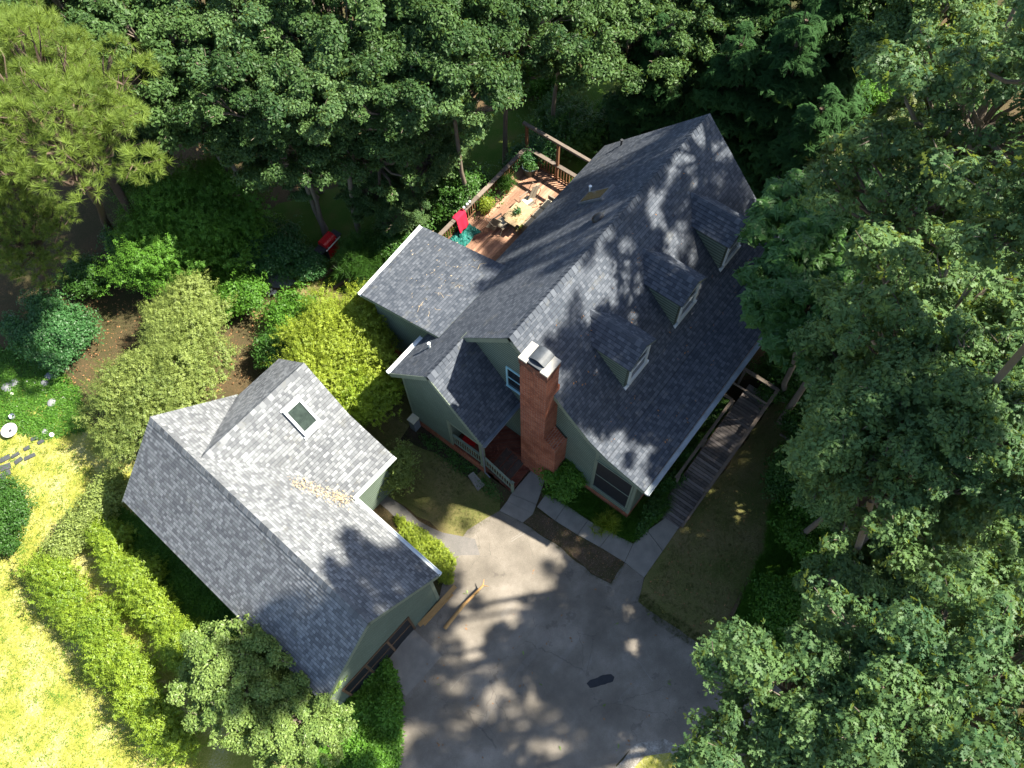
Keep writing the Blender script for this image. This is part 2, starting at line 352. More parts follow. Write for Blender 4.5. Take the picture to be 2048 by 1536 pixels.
    def build(s, name, mats, parent=None, smooth=False):
        if not isinstance(mats, (list, tuple)): mats = [mats]
        me = bpy.data.meshes.new(name); me.from_pydata([tuple(v) for v in s.v], [], s.f); me.update()
        for m in mats: me.materials.append(m)
        me.polygons.foreach_set('material_index', s.mi)
        a = me.attributes.new('tone', 'FLOAT', 'POINT'); a.data.foreach_set('value', s.tone)
        if s.uv:
            l = me.uv_layers.new(name='UVMap')
            for fi, uv in s.uv.items():
                st = me.polygons[fi].loop_start
                for i, w in enumerate(uv): l.data[st+i].uv = w
        if smooth: me.polygons.foreach_set('use_smooth', [True]*len(me.polygons))
        o = bpy.data.objects.new(name, me); COL.objects.link(o)
        if parent is not None: o.parent = parent
        return o

# ------------------------------------------------------------------ foliage prototypes (verts, faces of equal size)
def leaf_outline(kind):
    if kind == 'oak':
        h = [(0, .02), (.16, .07), (.24, .23), (.33, .10), (.43, .10), (.54, .32), (.62, .12), (.74, .12), (.83, .22), (.88, .08)]
        return h+[(1, 0)]+[(x, -y) for x, y in h[::-1]]
    if kind == 'hex': h = [(0, 0), (.3, .2), (.68, .19)]; return h+[(1, 0), (.68, -.19), (.3, -.2)]
    if kind == 'rh': return [(0, 0), (.5, .25), (1, 0), (.5, -.25)]
    if kind == 'needle': return [(0, .022), (1, 0), (0, -.022)]
    if kind == 'blade': return [(0, .03), (1, 0), (0, -.03)]
def rotm(yaw, pitch, roll):
    cy_, sy = math.cos(yaw), math.sin(yaw); cp, sp = math.cos(pitch), math.sin(pitch); cr, sr = math.cos(roll), math.sin(roll)
    Rz = np.array([[cy_, -sy, 0], [sy, cy_, 0], [0, 0, 1]]); Ry = np.array([[cp, 0, sp], [0, 1, 0], [-sp, 0, cp]]); Rx = np.array([[1, 0, 0], [0, cr, -sr], [0, sr, cr]])
    return Rz@Ry@Rx
def cluster(kind, n, size, seed, spread=0.03, droop=(0.05, 0.75), jitter=0.0):
    rg = random.Random(seed); V = []; out = leaf_outline(kind)
    for i in range(n):
        R = rotm(2*math.pi*(i+rg.random()*0.8)/n*1.618*2, rg.uniform(*droop), rg.uniform(-.6, .6)); L = size*rg.uniform(.75, 1.2)
        o = np.array([rg.uniform(-jitter, jitter), rg.uniform(-jitter, jitter), rg.uniform(-jitter, jitter)*.7])
        d = R@np.array([1., 0, 0])*spread
        for x, y in out: V.append(R@np.array([x*L, y*L, -abs(y)*L*.35 - x*x*L*.12])+o+d)
    return np.array(V), len(out)
def tuft(n, size, seed, kind='needle', cone=(0.1, 1.5)):
    rg = random.Random(seed); V = []; out = leaf_outline(kind)
    for i in range(n):
        el = rg.uniform(*cone); R = rotm(rg.uniform(0, 6.283), -(math.pi/2-el), rg.uniform(0, 3)); L = size*rg.uniform(.8, 1.1)
        for x, y in out: V.append(R@np.array([x*L, y*L, -x*x*L*.1]))
    return np.array(V), len(out)
def spray(size, seed, pairs=7, ww=.10, fronds=3):
    rg = random.Random(seed); V = []
    for f in range(fronds):
        R = rotm(f*2.1+rg.uniform(-.4, .4), rg.uniform(.1, .5), rg.uniform(-.3, .3))
        for i in range(pairs):
            x0 = (i+.5)/pairs; L = size*(.42*(1-x0*.75))
            for sgn in (-1, 1):
                a = sgn*1.0; ex, ey = math.cos(a), math.sin(a); w = size*ww*.5
                b = np.array([x0*size, 0, -x0*x0*size*.25])
                for px_, py_ in ((0, -w), (L*.5, -w*1.3), (L, 0), (L*.5, w*1.3)):
                    V.append(R@(b+np.array([px_*ex-py_*ey, px_*ey+py_*ex, -px_*.12])))
    return np.array(V), 4
def twig(n, size, length, seed):
    rg = random.Random(seed); V = []; out = leaf_outline('hex')
    for i in range(n):
        t = (i+.5)/n; R = rotm(i*2.4, rg.uniform(-.7, .1), rg.uniform(-.6, .6)); L = size*rg.uniform(.8, 1.2)*(1.1-.4*t); o = np.array([t*t*.08, .03*math.sin(t*5), (t-.35)*length])
        for x, y in out: V.append(R@np.array([x*L, y*L, -x*x*L*.15])+o)
    return np.array(V), len(out)
PROTO = {
    'oak': cluster('oak', 8, .155, 1, .03, (-.1, .9)),
    'twig': twig(15, .075, .42, 15),
    'hexl': cluster('hex', 9, .15, 2, .02, (-.2, .9), .07),
    'small': cluster('rh', 12, .085, 3, .0, (-.4, .9), .13),
    'vine': cluster('hex', 10, .10, 4, .0, (-.4, .8), .13),
    'pine': tuft(40, .25, 5, 'needle', (0.15, 1.55)),
    'hem': spray(.25, 6, 8, .10, 4),
    'mim': spray(.30, 7, 9, .10, 4),
    'ced': spray(.32, 8, 6, .16, 3),
    'grass': tuft(10, .16, 9, 'blade', (0.5, 1.5)),
    'lily': tuft(16, .48, 10, 'blade', (0.45, 1.4)),
    'specks': cluster('rh', 3, .09, 12, .0, (-.1, .3), .12),
}
def foliage_mesh(name, proto, C, Nrm, mat, seed=0, smin=.75, smax=1.25, tone=None):
    """every cluster becomes real leaf faces in one mesh; C centres (n,3), Nrm cluster axes (n,3)"""
    rs = np.random.RandomState(seed); PV, k = PROTO[proto]; n = len(C); m = len(PV)
    Nrm = Nrm/np.linalg.norm(Nrm, axis=1, keepdims=True); a = rs.normal(size=(n, 3)); X = np.cross(a, Nrm); X /= np.linalg.norm(X, axis=1, keepdims=True); Y = np.cross(Nrm, X)
    sc = rs.uniform(smin, smax, n)[:, None, None]
    V = (PV[None, :, 0:1]*X[:, None, :]+PV[None, :, 1:2]*Y[:, None, :]+PV[None, :, 2:3]*Nrm[:, None, :])*sc+C[:, None, :]
    V = V.reshape(-1, 3).astype(np.float32); nf = len(V)//k
    me = bpy.data.meshes.new(name); me.vertices.add(len(V)); me.vertices.foreach_set('co', V.ravel())
    me.loops.add(len(V)); me.loops.foreach_set('vertex_index', np.arange(len(V), dtype=np.int32))
    me.polygons.add(nf); me.polygons.foreach_set('loop_start', np.arange(0, len(V), k, dtype=np.int32)); me.polygons.foreach_set('loop_total', np.full(nf, k, dtype=np.int32))
    me.update(calc_edges=True)
    t = rs.rand(n) if tone is None else tone
    tt = np.repeat(t, m)*.7+np.repeat(rs.rand(nf), k)*.3
    at_ = me.attributes.new('tone', 'FLOAT', 'POINT'); at_.data.foreach_set('value', tt.astype(np.float32))
    me.materials.append(mat); return me
def blob_points(blobs, n, rs, zlo=-.35, inner=.25, upb=.55, shoot=.4, sf=.16):
    """points over the surfaces of many small ellipsoids (a leafy crown of clumps)"""
    B = np.array(blobs, float); ar = B[:, 3]*B[:, 4]+B[:, 4]*B[:, 5]; idx = rs.choice(len(B), n, p=ar/ar.sum())
    d = rs.normal(size=(n*3, 3)); d /= np.linalg.norm(d, axis=1, keepdims=True); d = d[d[:, 2] > zlo]
    while len(d) < n: d = np.vstack([d, d])
    d = d[:n]; r = 1-inner*rs.rand(n)**1.5; r = np.where(rs.rand(n) < sf, 1+shoot*rs.rand(n), r)
    P = B[idx, :3]+d*B[idx, 3:6]*r[:, None]
    nn = d*.75+np.array([0, 0, upb])+rs.normal(size=(n, 3))*.38
    tone = np.clip(rs.rand(n)*.55+.45*(rs.rand(len(B))[idx]), 0, 1)
    return P, nn, tone
def crown_blobs(rs, rx, ry, rz, nb, br, zlo=-.4):
    out = []; g = math.pi*(3-math.sqrt(5))
    for i in range(nb):
        z = 1-(i+.5)/nb*(1-zlo); a = i*g+rs.uniform(-.4, .4); s = math.sqrt(max(0, 1-z*z)); rr = rs.uniform(.45, 1.08)
        b = rs.uniform(*br); q = rs.uniform(.65, 1.45); out.append((rx*s*math.cos(a)*rr, ry*s*math.sin(a)*rr, rz*z*rr, b*q, b/q, b*rs.uniform(.4, .75)))
    return out
def limb_mesh(name, blobs, rs, z0, mat, r0=.13, frac=1.0):
    m = MB(); base = np.array([0, 0, z0])
    for b in blobs:
        if rs.rand() > frac: continue
        e = np.array(b[:3])+np.array([0, 0, b[5]*.2]); t = rs.uniform(.0, .45); s0 = np.array([rs.uniform(-.06, .06), rs.uniform(-.06, .06), z0*(1-t)+t*max(e[2], z0)*.6])
        mid = (s0+e)/2+np.array([rs.uniform(-.3, .3), rs.uniform(-.3, .3), -.25]); m.tube([s0, s0*.6+mid*.4+np.array([0, 0, .05]), mid, mid*.4+e*.6, e], [r0, r0*.75, r0*.5, r0*.3, r0*.08], 5, cap=False)
        for j in range(4):
            q = mid*.5+e*.5 if j % 2 else e*.8+mid*.2; f = e+np.array([rs.uniform(-1, 1)*b[3], rs.uniform(-1, 1)*b[4], rs.uniform(-.2, 1.0)*b[5]]); m.tube([q, (q+f)/2+rs.normal(size=3)*.08, f], [r0*.28, r0*.17, r0*.06], 4, cap=False)
    me_o = m.build(name, mat); me = me_o.data; bpy.data.objects.remove(me_o); return me
VAR = {}
def variant(key, proto, leaf, bark, seed, rx, ry, rz, nb, br, n, zlo=-.4, smin=.5, smax=1.35, lf=.8, r0=.12, inner=.3):
    rs = np.random.RandomState(seed); B = crown_blobs(rs, rx, ry, rz, nb, br, zlo)
    P, nn, tone = blob_points(B, n, rs, -.3, inner)
    VAR[key] = (foliage_mesh('crown_'+key, proto, P, nn, leaf, seed, smin, smax, tone), limb_mesh('limb_'+key, B, rs, -rz*.9, bark, r0, lf), rz)
def conifer_variant(key, proto, leaf, bark, seed, r, h, n, droop=.35, layers=9, per=9):
    rs = np.random.RandomState(seed); B = []
    for i in range(layers):
        f = i/(layers-1); rr = r*(1-f)**.8+.15; z = -h*.5+h*f
        m = max(3, int(per*(1-f*.6)))
        for j in range(m):
            a = 2*math.pi*(j+rs.rand()*.6)/m+i*.7; q = rr*rs.uniform(.62, 1.0)
            B.append((q*math.cos(a)*.72, q*math.sin(a)*.72, z-droop*q*.6, rr*.38+.12, rr*.38+.12, .26+.05*rr))
    P, nn, tone = blob_points(B, n, rs, -.2, .4, .8)
    VAR[key] = (foliage_mesh('crown_'+key, proto, P, nn, leaf, seed, .75, 1.2, tone), limb_mesh('limb_'+key, B, rs, -h*.5, bark, .05, .5), h*.5)

variant('oak_a', 'oak', L_OAK, M_BARK, 11, 3.0, 3.0, 2.2, 64, (.3, .75), 5600)
variant('oak_b', 'oak', L_OAK, M_BARK, 12, 3.0, 2.6, 2.4, 58, (.3, .8), 5400)
variant('oak_c', 'oak', L_OAK, M_BARK, 13, 2.7, 3.1, 2.0, 60, (.3, .75), 5400)
variant('oak_s', 'oak', L_OAK, M_BARK, 14, 3.2, 3.2, 1.6, 26, (.3, .65), 1900)
variant('oak_m', 'oak', L_OAK, M_BARK, 15, 3.2, 3.0, 1.8, 42, (.3, .7), 2700)
variant('hard_a', 'hexl', L_OAKD, M_BARK, 21, 3.0, 3.0, 2.4, 80, (.25, .65), 6600)
variant('hard_b', 'hexl', L_OAKD, M_BARK, 22, 2.8, 3.2, 2.6, 74, (.25, .7), 6600)
variant('hard_c', 'hexl', L_OAK, M_BARK, 23, 3.0, 2.8, 2.3, 76, (.25, .65), 6600)
variant('sap_a', 'hexl', L_SAP, M_BARK, 24, 3.0, 2.8, 1.7, 70, (.25, .6), 6000)
variant('mim_a', 'mim', L_MIM, M_BARK, 31, 3.0, 3.0, 1.3, 60, (.3, .65), 6000, -.1)
variant('pine_a', 'pine', L_PINE, M_BARKD, 41, 2.9, 2.9, 2.3, 60, (.28, .6), 2300, -.5, .8, 1.25, .9)
variant('pine_b', 'pine', L_PINE, M_BARKD, 42, 2.4, 2.8, 2.1, 50, (.28, .6), 1900, -.5, .8, 1.25, .9)
conifer_variant('hem_a', 'hem', L_HEM, M_BARKD, 51, 2.6, 8.0, 11000)
conifer_variant('hem_b', 'hem', L_HEM, M_BARKD, 52, 2.3, 7.0, 9500)
conifer_variant('ced_a', 'ced', L_CED, M_BARKD, 53, 1.6, 5.0, 2600)

def tree(name, label, cat, px, py, zc, r, var, group, lean=None, rz=None, trunk_r=.12, sz=1.0, pos=None, bark=None):
    c = at(px, py, zc) if pos is None else np.array([pos[0], pos[1], zc]); ref = 3.0 if var[:3] != 'hem' and var[:3] != 'ced' else {'hem_a': 2.6, 'hem_b': 2.3, 'ced_a': 1.6}[var]
    s = r/ref; rg = random.Random(hash((round(px), round(py), round(zc))) & 0xffff if False else int(px*7+py*13+zc*31))
    base = np.array([c[0], c[1], 0.0])+(np.array(lean) if lean is not None else np.array([rg.uniform(-.5, .5), rg.uniform(-.5, .5), 0]))
    e = empty(name, base, label, cat, group)
    cm, lm, hz = VAR[var]; rot = rg.uniform(0, 6.283) if rz is None else rz
    for nm, me in (('crown', cm), ('limbs', lm)):
        o = bpy.data.objects.new(nm, me); COL.objects.link(o); o.parent = e
        o.location = tuple(c-base); o.rotation_euler = (0, 0, rot); o.scale = (s, s, s*sz)
    m = MB(base); top = c+np.array([0, 0, -hz*s*sz*.85]) if var[:3] not in ('hem', 'ced') else c+np.array([0, 0, hz*s*.8])
    P = [base+(top-base)*t+np.array([rg.uniform(-.1, .1), rg.uniform(-.1, .1), 0])*(t > 0) for t in (0, .25, .5, .75, 1)]; P[0] = base.copy()
    m.tube([base+np.array([0, 0, -.2])]+P, [trunk_r*1.5, trunk_r*1.35]+[trunk_r*(1.05-.4*t) for t in (.25, .5, .75, 1)], 10, tone=.5)
    m.build('trunk', bark or (M_BARKD if var[:3] in ('pin', 'hem', 'ced') else M_BARK), e, True)
    return e
def mound(name, label, cat, blobs, n, proto, mat, group=None, seed=1, zlo=-.25, upb=.5, smin=.8, smax=1.2, kind=None, stems=True, inner=.3, shoot=.9):
    rs = np.random.RandomState(seed); B = np.array(blobs, float); base = np.array([B[:, 0].mean(), B[:, 1].mean(), max(0, (B[:, 2]-B[:, 5]).min())])
    B[:, :3] -= base; P, nn, tone = blob_points(B, n, rs, zlo, inner, upb, shoot, .28); P[:, 2] = np.maximum(P[:, 2], -base[2]+.02)
    if not stems:
        o = link_obj(name, foliage_mesh(name, proto, P, nn, mat, seed, smin, smax, tone)); o.location = tuple(base); return tag(o, label, cat, group, kind)
    e = empty(name, base, label, cat, group)
    if kind: e['kind'] = kind
    o = link_obj('foliage', foliage_mesh('foliage', proto, P, nn, mat, seed, smin, smax, tone), e)
    m = MB(); k = 0
    for b in B[:: max(1, len(B)//14)]:
        m.tube([(b[0]*.6, b[1]*.6, -base[2]), (b[0]*.85, b[1]*.85, b[2]*.5), (b[0], b[1], b[2]+b[5]*.5)], [.05, .035, .012], 5, cap=False)
    m.build('stems', M_BARK, e)
    return e
def px_blobs(lst):
    out = []
    for (px, py, z, r, rz) in lst:
        c = at(px, py, z); out.append((c[0], c[1], c[2], r, r, rz))
    return out
def scatter_blobs(cx, cy_, z, R, Rz, n, br, seed, sy=1.0):
    rs = np.random.RandomState(seed); out = []
    for b in crown_blobs(rs, R, R*sy, Rz, int(n*1.8), (br[0]*.5, br[1]*.85), -.15): out.append((cx+b[0], cy_+b[1], z+b[2]+rs.uniform(-.45, .25)*Rz, b[3], b[4], b[5]))
    return out

# ================================================================== GROUND
def sheet(name, pts, z, mat, label=None, px=True, kind='structure', wob=0.0, sub=0.5, seed=3):
    P = [at(a, b, z)[:2] if px else (a, b) for a, b in pts]; rg = random.Random(seed); Q = []
    for i in range(len(P)):
        a = np.array(P[i]); b = np.array(P[(i+1) % len(P)]); L = np.linalg.norm(b-a); n = max(1, int(L/sub)) if wob else 1
        nn = np.array([-(b-a)[1], (b-a)[0]])/max(L, 1e-6)
        for j in range(n):
            q = a+(b-a)*j/n; Q.append(q+nn*(rg.uniform(-wob, wob) if j else 0))
    me = bpy.data.meshes.new(name); bm = bmesh.new(); f = bm.faces.new([bm.verts.new((q[0], q[1], z)) for q in Q])
    bmesh.ops.triangulate(bm, faces=[f]); bmesh.ops.recalc_face_normals(bm, faces=bm.faces)
    for f in bm.faces:
        if f.normal.z < 0: f.normal_flip()
    bm.to_mesh(me); bm.free(); o = link_obj(name, me, None, [mat])
    if kind: o['kind'] = kind
    if label: o['label'] = label
    return o
sheet('ground', [(-160, -160), (200, -160), (200, 200), (-160, 200)], 0.0, G_FOREST, 'dark forest floor of leaf litter and moss under the trees', False)
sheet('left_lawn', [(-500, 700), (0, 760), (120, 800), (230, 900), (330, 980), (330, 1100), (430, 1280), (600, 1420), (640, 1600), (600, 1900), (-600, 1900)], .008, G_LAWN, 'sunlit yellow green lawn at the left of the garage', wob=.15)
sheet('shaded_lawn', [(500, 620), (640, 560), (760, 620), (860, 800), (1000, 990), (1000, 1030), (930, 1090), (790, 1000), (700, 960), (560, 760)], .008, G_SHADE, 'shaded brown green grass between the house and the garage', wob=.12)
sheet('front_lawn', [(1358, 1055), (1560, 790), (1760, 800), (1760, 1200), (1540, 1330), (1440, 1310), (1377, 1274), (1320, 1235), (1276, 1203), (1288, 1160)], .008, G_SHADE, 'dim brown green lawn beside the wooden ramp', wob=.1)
sheet('back_lawn', [(520, 420), (640, 380), (900, 250), (1250, 150), (1330, 260), (1200, 330), (900, 560), (700, 620), (560, 560)], .006, G_GREEN, 'shaded green grass behind the deck', wob=.3)
DRV = [(905, 1100), (935, 1060), (975, 1035), (999, 1022), (1046, 1046), (1109, 1086), (1183, 1148), (1222, 1168), (1249, 1125), (1288, 1155), (1276, 1203), (1320, 1235), (1377, 1274), (1440, 1310), (1600, 1390), (1900, 1530), (2100, 1900), (1350, 1900), (1330, 1560), (1400, 1520), (1330, 1485), (1270, 1490), (1232, 1530), (1240, 1900), (740, 1900), (770, 1536), (800, 1490), (795, 1440), (800, 1398), (800, 1300), (830, 1250), (880, 1190)]
sheet('driveway', DRV, .016, G_ASPH, 'grey asphalt driveway with faded cracks and dappled shade', wob=.04, sub=.35)
sheet('garage_apron', [(826, 1258), (884, 1312), (812, 1392), (756, 1345)], .022, M_CONC, 'concrete apron in front of the garage door')
sheet('gravel_edge', [(1222, 1545), (1268, 1488), (1330, 1478), (1402, 1512), (1420, 1600), (1240, 1640)], .020, G_GRAV, 'pale gravel strip at the bottom of the driveway', wob=.1)
sheet('mossy_verge', [(1260, 1545), (1290, 1512), (1340, 1505), (1400, 1535), (1420, 1620), (1240, 1640)], .028, G_LAWN, 'mossy verge beside the gravel', wob=.12)
sheet('asphalt_path', [(750, 1000), (775, 992), (806, 1012), (838, 1042), (885, 1065), (950, 1078), (960, 1110), (900, 1112), (850, 1085), (800, 1045)], .020, G_PATH, 'grey path curving along the garage', wob=.05)
sheet('planting_bed', [(1100, 985), (1260, 940), (1480, 760), (1560, 760), (1400, 960), (1334, 1034), (1266, 1086), (1230, 1072), (1175, 1041), (1120, 1005)], .012, G_BED, 'dark planting bed along the front of the house', wob=.05)
sheet('mulch_strip', [(820, 850), (880, 850), (965, 940), (940, 960), (870, 905), (800, 880)], .014, G_BED, 'dark mulch along the brick base of the wing', wob=.05)
sheet('mulch_island', [(1069, 1017), (1155, 1070), (1188, 1080), (1248, 1124), (1220, 1166), (1183, 1146), (1109, 1084), (1046, 1044)], .024, G_MULCH, 'strip of leaf litter and grass between the walk and the driveway', wob=.05)
# concrete walk as separate slabs with joints
def walk(name, polys, label):
    m = MB()
    for p in polys:
        P = [at(a, b, .0) for a, b in p]; P = [(q[0], q[1], .07) for q in P]; c = np.mean(P, axis=0); P = [np.array(q)*.985+c*.015 for q in P]; P = [(q[0], q[1], .07) for q in P]
        ar = sum(P[i][0]*P[(i+1) % len(P)][1]-P[(i+1) % len(P)][0]*P[i][1] for i in range(len(P)))
        if ar < 0: P = P[::-1]
        m.slab(P, (0, 0, 1), .12)
    o = m.build(name, M_CONC); o['kind'] = 'structure'; o['label'] = label
walk('front_walk', [[(1064, 940), (1092, 955), (1073, 1010), (1022, 989)], [(1022, 989), (1073, 1010), (1066, 1029), (1014, 1003)], [(1014, 1003), (1066, 1029), (1046, 1046), (999, 1022)],
     [(1074, 1014), (1092, 988), (1132, 1010), (1110, 1042)], [(1110, 1042), (1132, 1010), (1176, 1041), (1155, 1070)], [(1155, 1070), (1176, 1041), (1222, 1066), (1200, 1095)], [(1200, 1095), (1222, 1066), (1266, 1088), (1249, 1125)],
     [(1334, 1034), (1358, 1055), (1325, 1103), (1294, 1062)], [(1294, 1062), (1325, 1103), (1288, 1156), (1249, 1125), (1266, 1088)]], 'concrete walk slabs leading from the steps and the ramp to the driveway')

# ================================================================== HOUSE
H = 9.195
def front_z(y): return np.interp(-y, [0, 3.5, 4.3, 5.97], [H, 5.62, 5.13, 4.62])
SB = (H-4.588)/4.327
house = empty('house', (5, 0, 0), 'sage green clapboard house with long dark grey shingle roof and brick chimney', 'house')
HO = (5, 0, 0)
def roof_poly(m, P, nrm, expo=.143, step=.016, th=.14, slab_mi=1):
    nrm = unit(nrm); up = unit(np.array([0, 0, 1.])-nrm*nrm[2]); lows = sorted(P, key=lambda p: p[2])
    P = [np.array(p, float) for p in P]; c = np.cross(P[1]-P[0], P[2]-P[1])
    i0 = min(range(len(P)), key=lambda i: P[i][2]); Q = P[i0:]+P[:i0]
    m.slab(P, nrm, th, slab_mi, -.002); m.strips(Q, up, nrm, expo, step, 0)
def nrm3(a, b, c):
    n = np.cross(np.array(b, float)-np.array(a, float), np.array(c, float)-np.array(a, float)); n = unit(n); return n if n[2] > 0 else -n
m = MB(HO)
x0, x1 = 0.0, 12.16
fy = [0, -3.5, -4.3, -5.97]; fz = [H, 5.62, 5.13, 4.62]
for i in range(3):
    P = [(x0, fy[i], fz[i]), (x0, fy[i+1], fz[i+1]), (x1, fy[i+1], fz[i+1]), (x1, fy[i], fz[i])]; roof_poly(m, P, nrm3(*P[:3]))
P = [(0, 0, H), (12.16, 0, H), (12.16, 4.327, 4.588), (-1.99, 4.327, 4.588), (-1.99, 2.121, H-SB*2.121), (0, 2.121, H-SB*2.121)]; roof_poly(m, P, (0, SB, 1))
# lean-to over the back rooms
LT = [(0.0, 3.45, 5.55), (4.05, 3.45, 5.55), (4.06, 7.88, 4.47), (-.02, 7.66, 4.47)]; roof_poly(m, LT, nrm3(*LT[:3]))
# wing front slope
WR = [(-1.99, 2.121, 6.94), (.28, 2.121, 6.94), (.28, -.141, 4.146), (-1.99, -.141, 4.146)]; roof_poly(m, WR, nrm3(*WR[:3]))
# ridge caps: overlapping cap shingles
def ridge(m, a, b, sl, sr, perp, w=.17, mi=0, step=.2):
    a = np.array(a, float); b = np.array(b, float); L = np.linalg.norm(b-a); d = (b-a)/L; n = int(L/step); perp = np.array(perp, float)
    for i in range(n+1):
        p = a+d*min(i*step, L); q = a+d*min(i*step+step*1.15, L)
        if np.linalg.norm(q-p) < .02: continue
        l1, l2 = .02, .045
        vs = [p+perp*w+np.array([0, 0, -w*sl+l2]), p+np.array([0, 0, l2+.015]), p-perp*w+np.array([0, 0, -w*sr+l2]), q+perp*w+np.array([0, 0, -w*sl+l1]), q+np.array([0, 0, l1+.015]), q-perp*w+np.array([0, 0, -w*sr+l1])]
        u0 = i*.37; uv4 = [(u0, i+.3)]*4
        m.add(vs, [(0, 1, 4, 3), (1, 2, 5, 4)], mi, [[(u0, i+.3), (u0+.1, i+.3), (u0+.1, i+.8), (u0, i+.8)]]*2)
        m.add([vs[0], vs[1], vs[2], vs[0]-np.array([0, 0, .03]), vs[1]-np.array([0, 0, .03]), vs[2]-np.array([0, 0, .03])], [(0, 3, 4, 1), (1, 4, 5, 2)], mi, [uv4, uv4])
ridge(m, (0, 0, H), (x1, 0, H), SB, 1.021, (0, 1, 0))
ridge(m, (-1.99, 2.121, 6.94), (-.05, 2.121, 6.94), SB, 1.235, (0, 1, 0))
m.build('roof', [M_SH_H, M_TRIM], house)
# walls: siding gable at near end
wall_par = house
m = MB(HO)
gx = .3
prof = [(-5.57, .62), (-5.57, 4.6), (-4.3, 4.99), (-3.5, 5.45), (0, 9.02), (4.0, 4.76), (4.0, .62)]
P = [(gx, y, z) for y, z in prof]
m.strips([P[0]]+P[:0:-1], (0, 0, 1), (-1, 0, 0), .15, .026)
m.box((gx+.01, -5.55, .6), (11.86, 4.0, 4.5)); 
for a, b in zip(prof[1:-1], prof[2:]): pass
core = [(gx+.012, y, z-.02) for y, z in prof[1:6]]; core2 = [(11.86, y, z-.02) for y, z in prof[1:6]]
n_ = len(core); m.add(core+core2, [tuple(range(n_)), tuple(range(n_, 2*n_))[::-1]])
P = [(11.87, y, z) for y, z in prof]; m.strips(P, (0, 0, 1), (1, 0, 0), .15, .026)
m.strips([(gx, -5.572, .62), (11.86, -5.572, .62), (11.86, -5.572, 4.55), (gx, -5.572, 4.55)], (0, 0, 1), (0, -1, 0), .15, .026)
# lean-to walls
m.strips([(.3, 4.0, .62), (.3, 7.35, .62), (.3, 7.35, 4.42), (.3, 4.0, 5.22)][::-1], (0, 0, 1), (-1, 0, 0), .15, .026)
m.box((.312, 4.0, .6), (3.8, 7.34, 4.38)); m.add([(.312, 4.0, 4.38), (.312, 7.34, 4.38), (.312, 4.0, 5.2), (3.8, 4.0, 4.38), (3.8, 7.34, 4.38), (3.8, 4.0, 5.2)], [(0, 1, 2), (3, 5, 4), (0, 2, 5, 3)])
m.strips([(.3, 7.352, .62), (3.8, 7.352, .62), (3.8, 7.352, 4.4), (.3, 7.352, 4.4)][::-1], (0, 0, 1), (0, 1, 0), .15, .026)
m.strips([(3.812, 4.0, .62), (3.812, 7.35, .62), (3.812, 7.35, 4.42), (3.812, 4.0, 5.22)], (0, 0, 1), (1, 0, 0), .15, .026)
# wing gable wall (x=-1.69); open porch corner between y .2 and 1.85
wx = -1.69
P = [(wx, 4.0, .65), (wx, 1.88, .65), (wx, 1.88, 3.05), (wx, .15, 3.05), (wx, .15, 4.42), (wx, 2.121, 6.80), (wx, 4.0, 4.84)]
m.strips(P, (0, 0, 1), (-1, 0, 0), .14, .026)
m.box((wx+.012, 1.88, .6), (.28, 3.99, 4.3)); m.add([(wx+.012, .15, 3.05), (wx+.012, 1.88, 3.05), (wx+.012, 3.98, 3.05), (wx+.012, 3.98, 4.8), (wx+.012, 2.121, 6.78), (wx+.012, .15, 4.4)], [(0, 1, 2, 3, 4, 5)])
m.box((wx+.014, .17, 3.0), (.28, 1.88, 3.1))     # porch ceiling
m.strips([(wx, .14, 3.0), (.28, .14, 3.0), (.28, .14, 4.35), (wx, .14, 4.35)], (0, 0, 1), (0, -1, 0), .14, .026)
m.strips([(wx, 1.87, .75), (.28, 1.87, .75), (.28, 1.87, 3.0), (wx, 1.87, 3.0)], (0, 0, 1), (0, -1, 0), .14, .026)
m.strips([(wx, 4.0, .65), (.28, 4.0, .65), (.28, 4.0, 4.8), (wx, 4.0, 4.8)][::-1], (0, 0, 1), (0, 1, 0), .14, .026)
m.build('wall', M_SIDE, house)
m = MB(HO)
m.box((gx-.02, -5.6, -.3), (11.88, 4.02, .62)); m.box((.28, 4.02, -.3), (3.83, 7.37, .62)); m.box((wx-.02, .12, -.3), (.3, 4.02, .65))
m.build('brick_base', M_BRICK, house)
# corner boards, friezes, opening trims
for lo, hi in (((wx-.03, 1.80, .62), (wx+.05, 1.92, 3.15)), ((wx-.03, 3.93, .62), (wx+.06, 4.03, 4.7)), ((gx-.03, -5.6, .6), (gx+.1, -5.48, 4.55)), ((gx-.03, -3.85, .6), (gx+.05, -3.72, 4.4)), ((wx-.03, .15, 2.93), (wx+.05, 1.795, 3.07))):
    m = MB(HO); m.box(lo, hi); m.build('corner_board', M_TRIM, house)
for pts in (((-1.985, 2.16, 6.78), (-1.985, 4.36, 4.44)), ((-1.985, 2.1, 6.79), (-1.985, -.14, 4.02)), ((.006, .03, 9.02), (.006, 2.1, 6.82)), ((.006, -.03, 9.02), (.006, -3.5, 5.48), (.006, -4.3, 4.99), (.006, -5.97, 4.48))):
    m = MB(HO)
    for a, b in zip(pts, pts[1:]): m.beam(a, b, .03, .19)
    m.build('rake_board', M_TRIM, house)
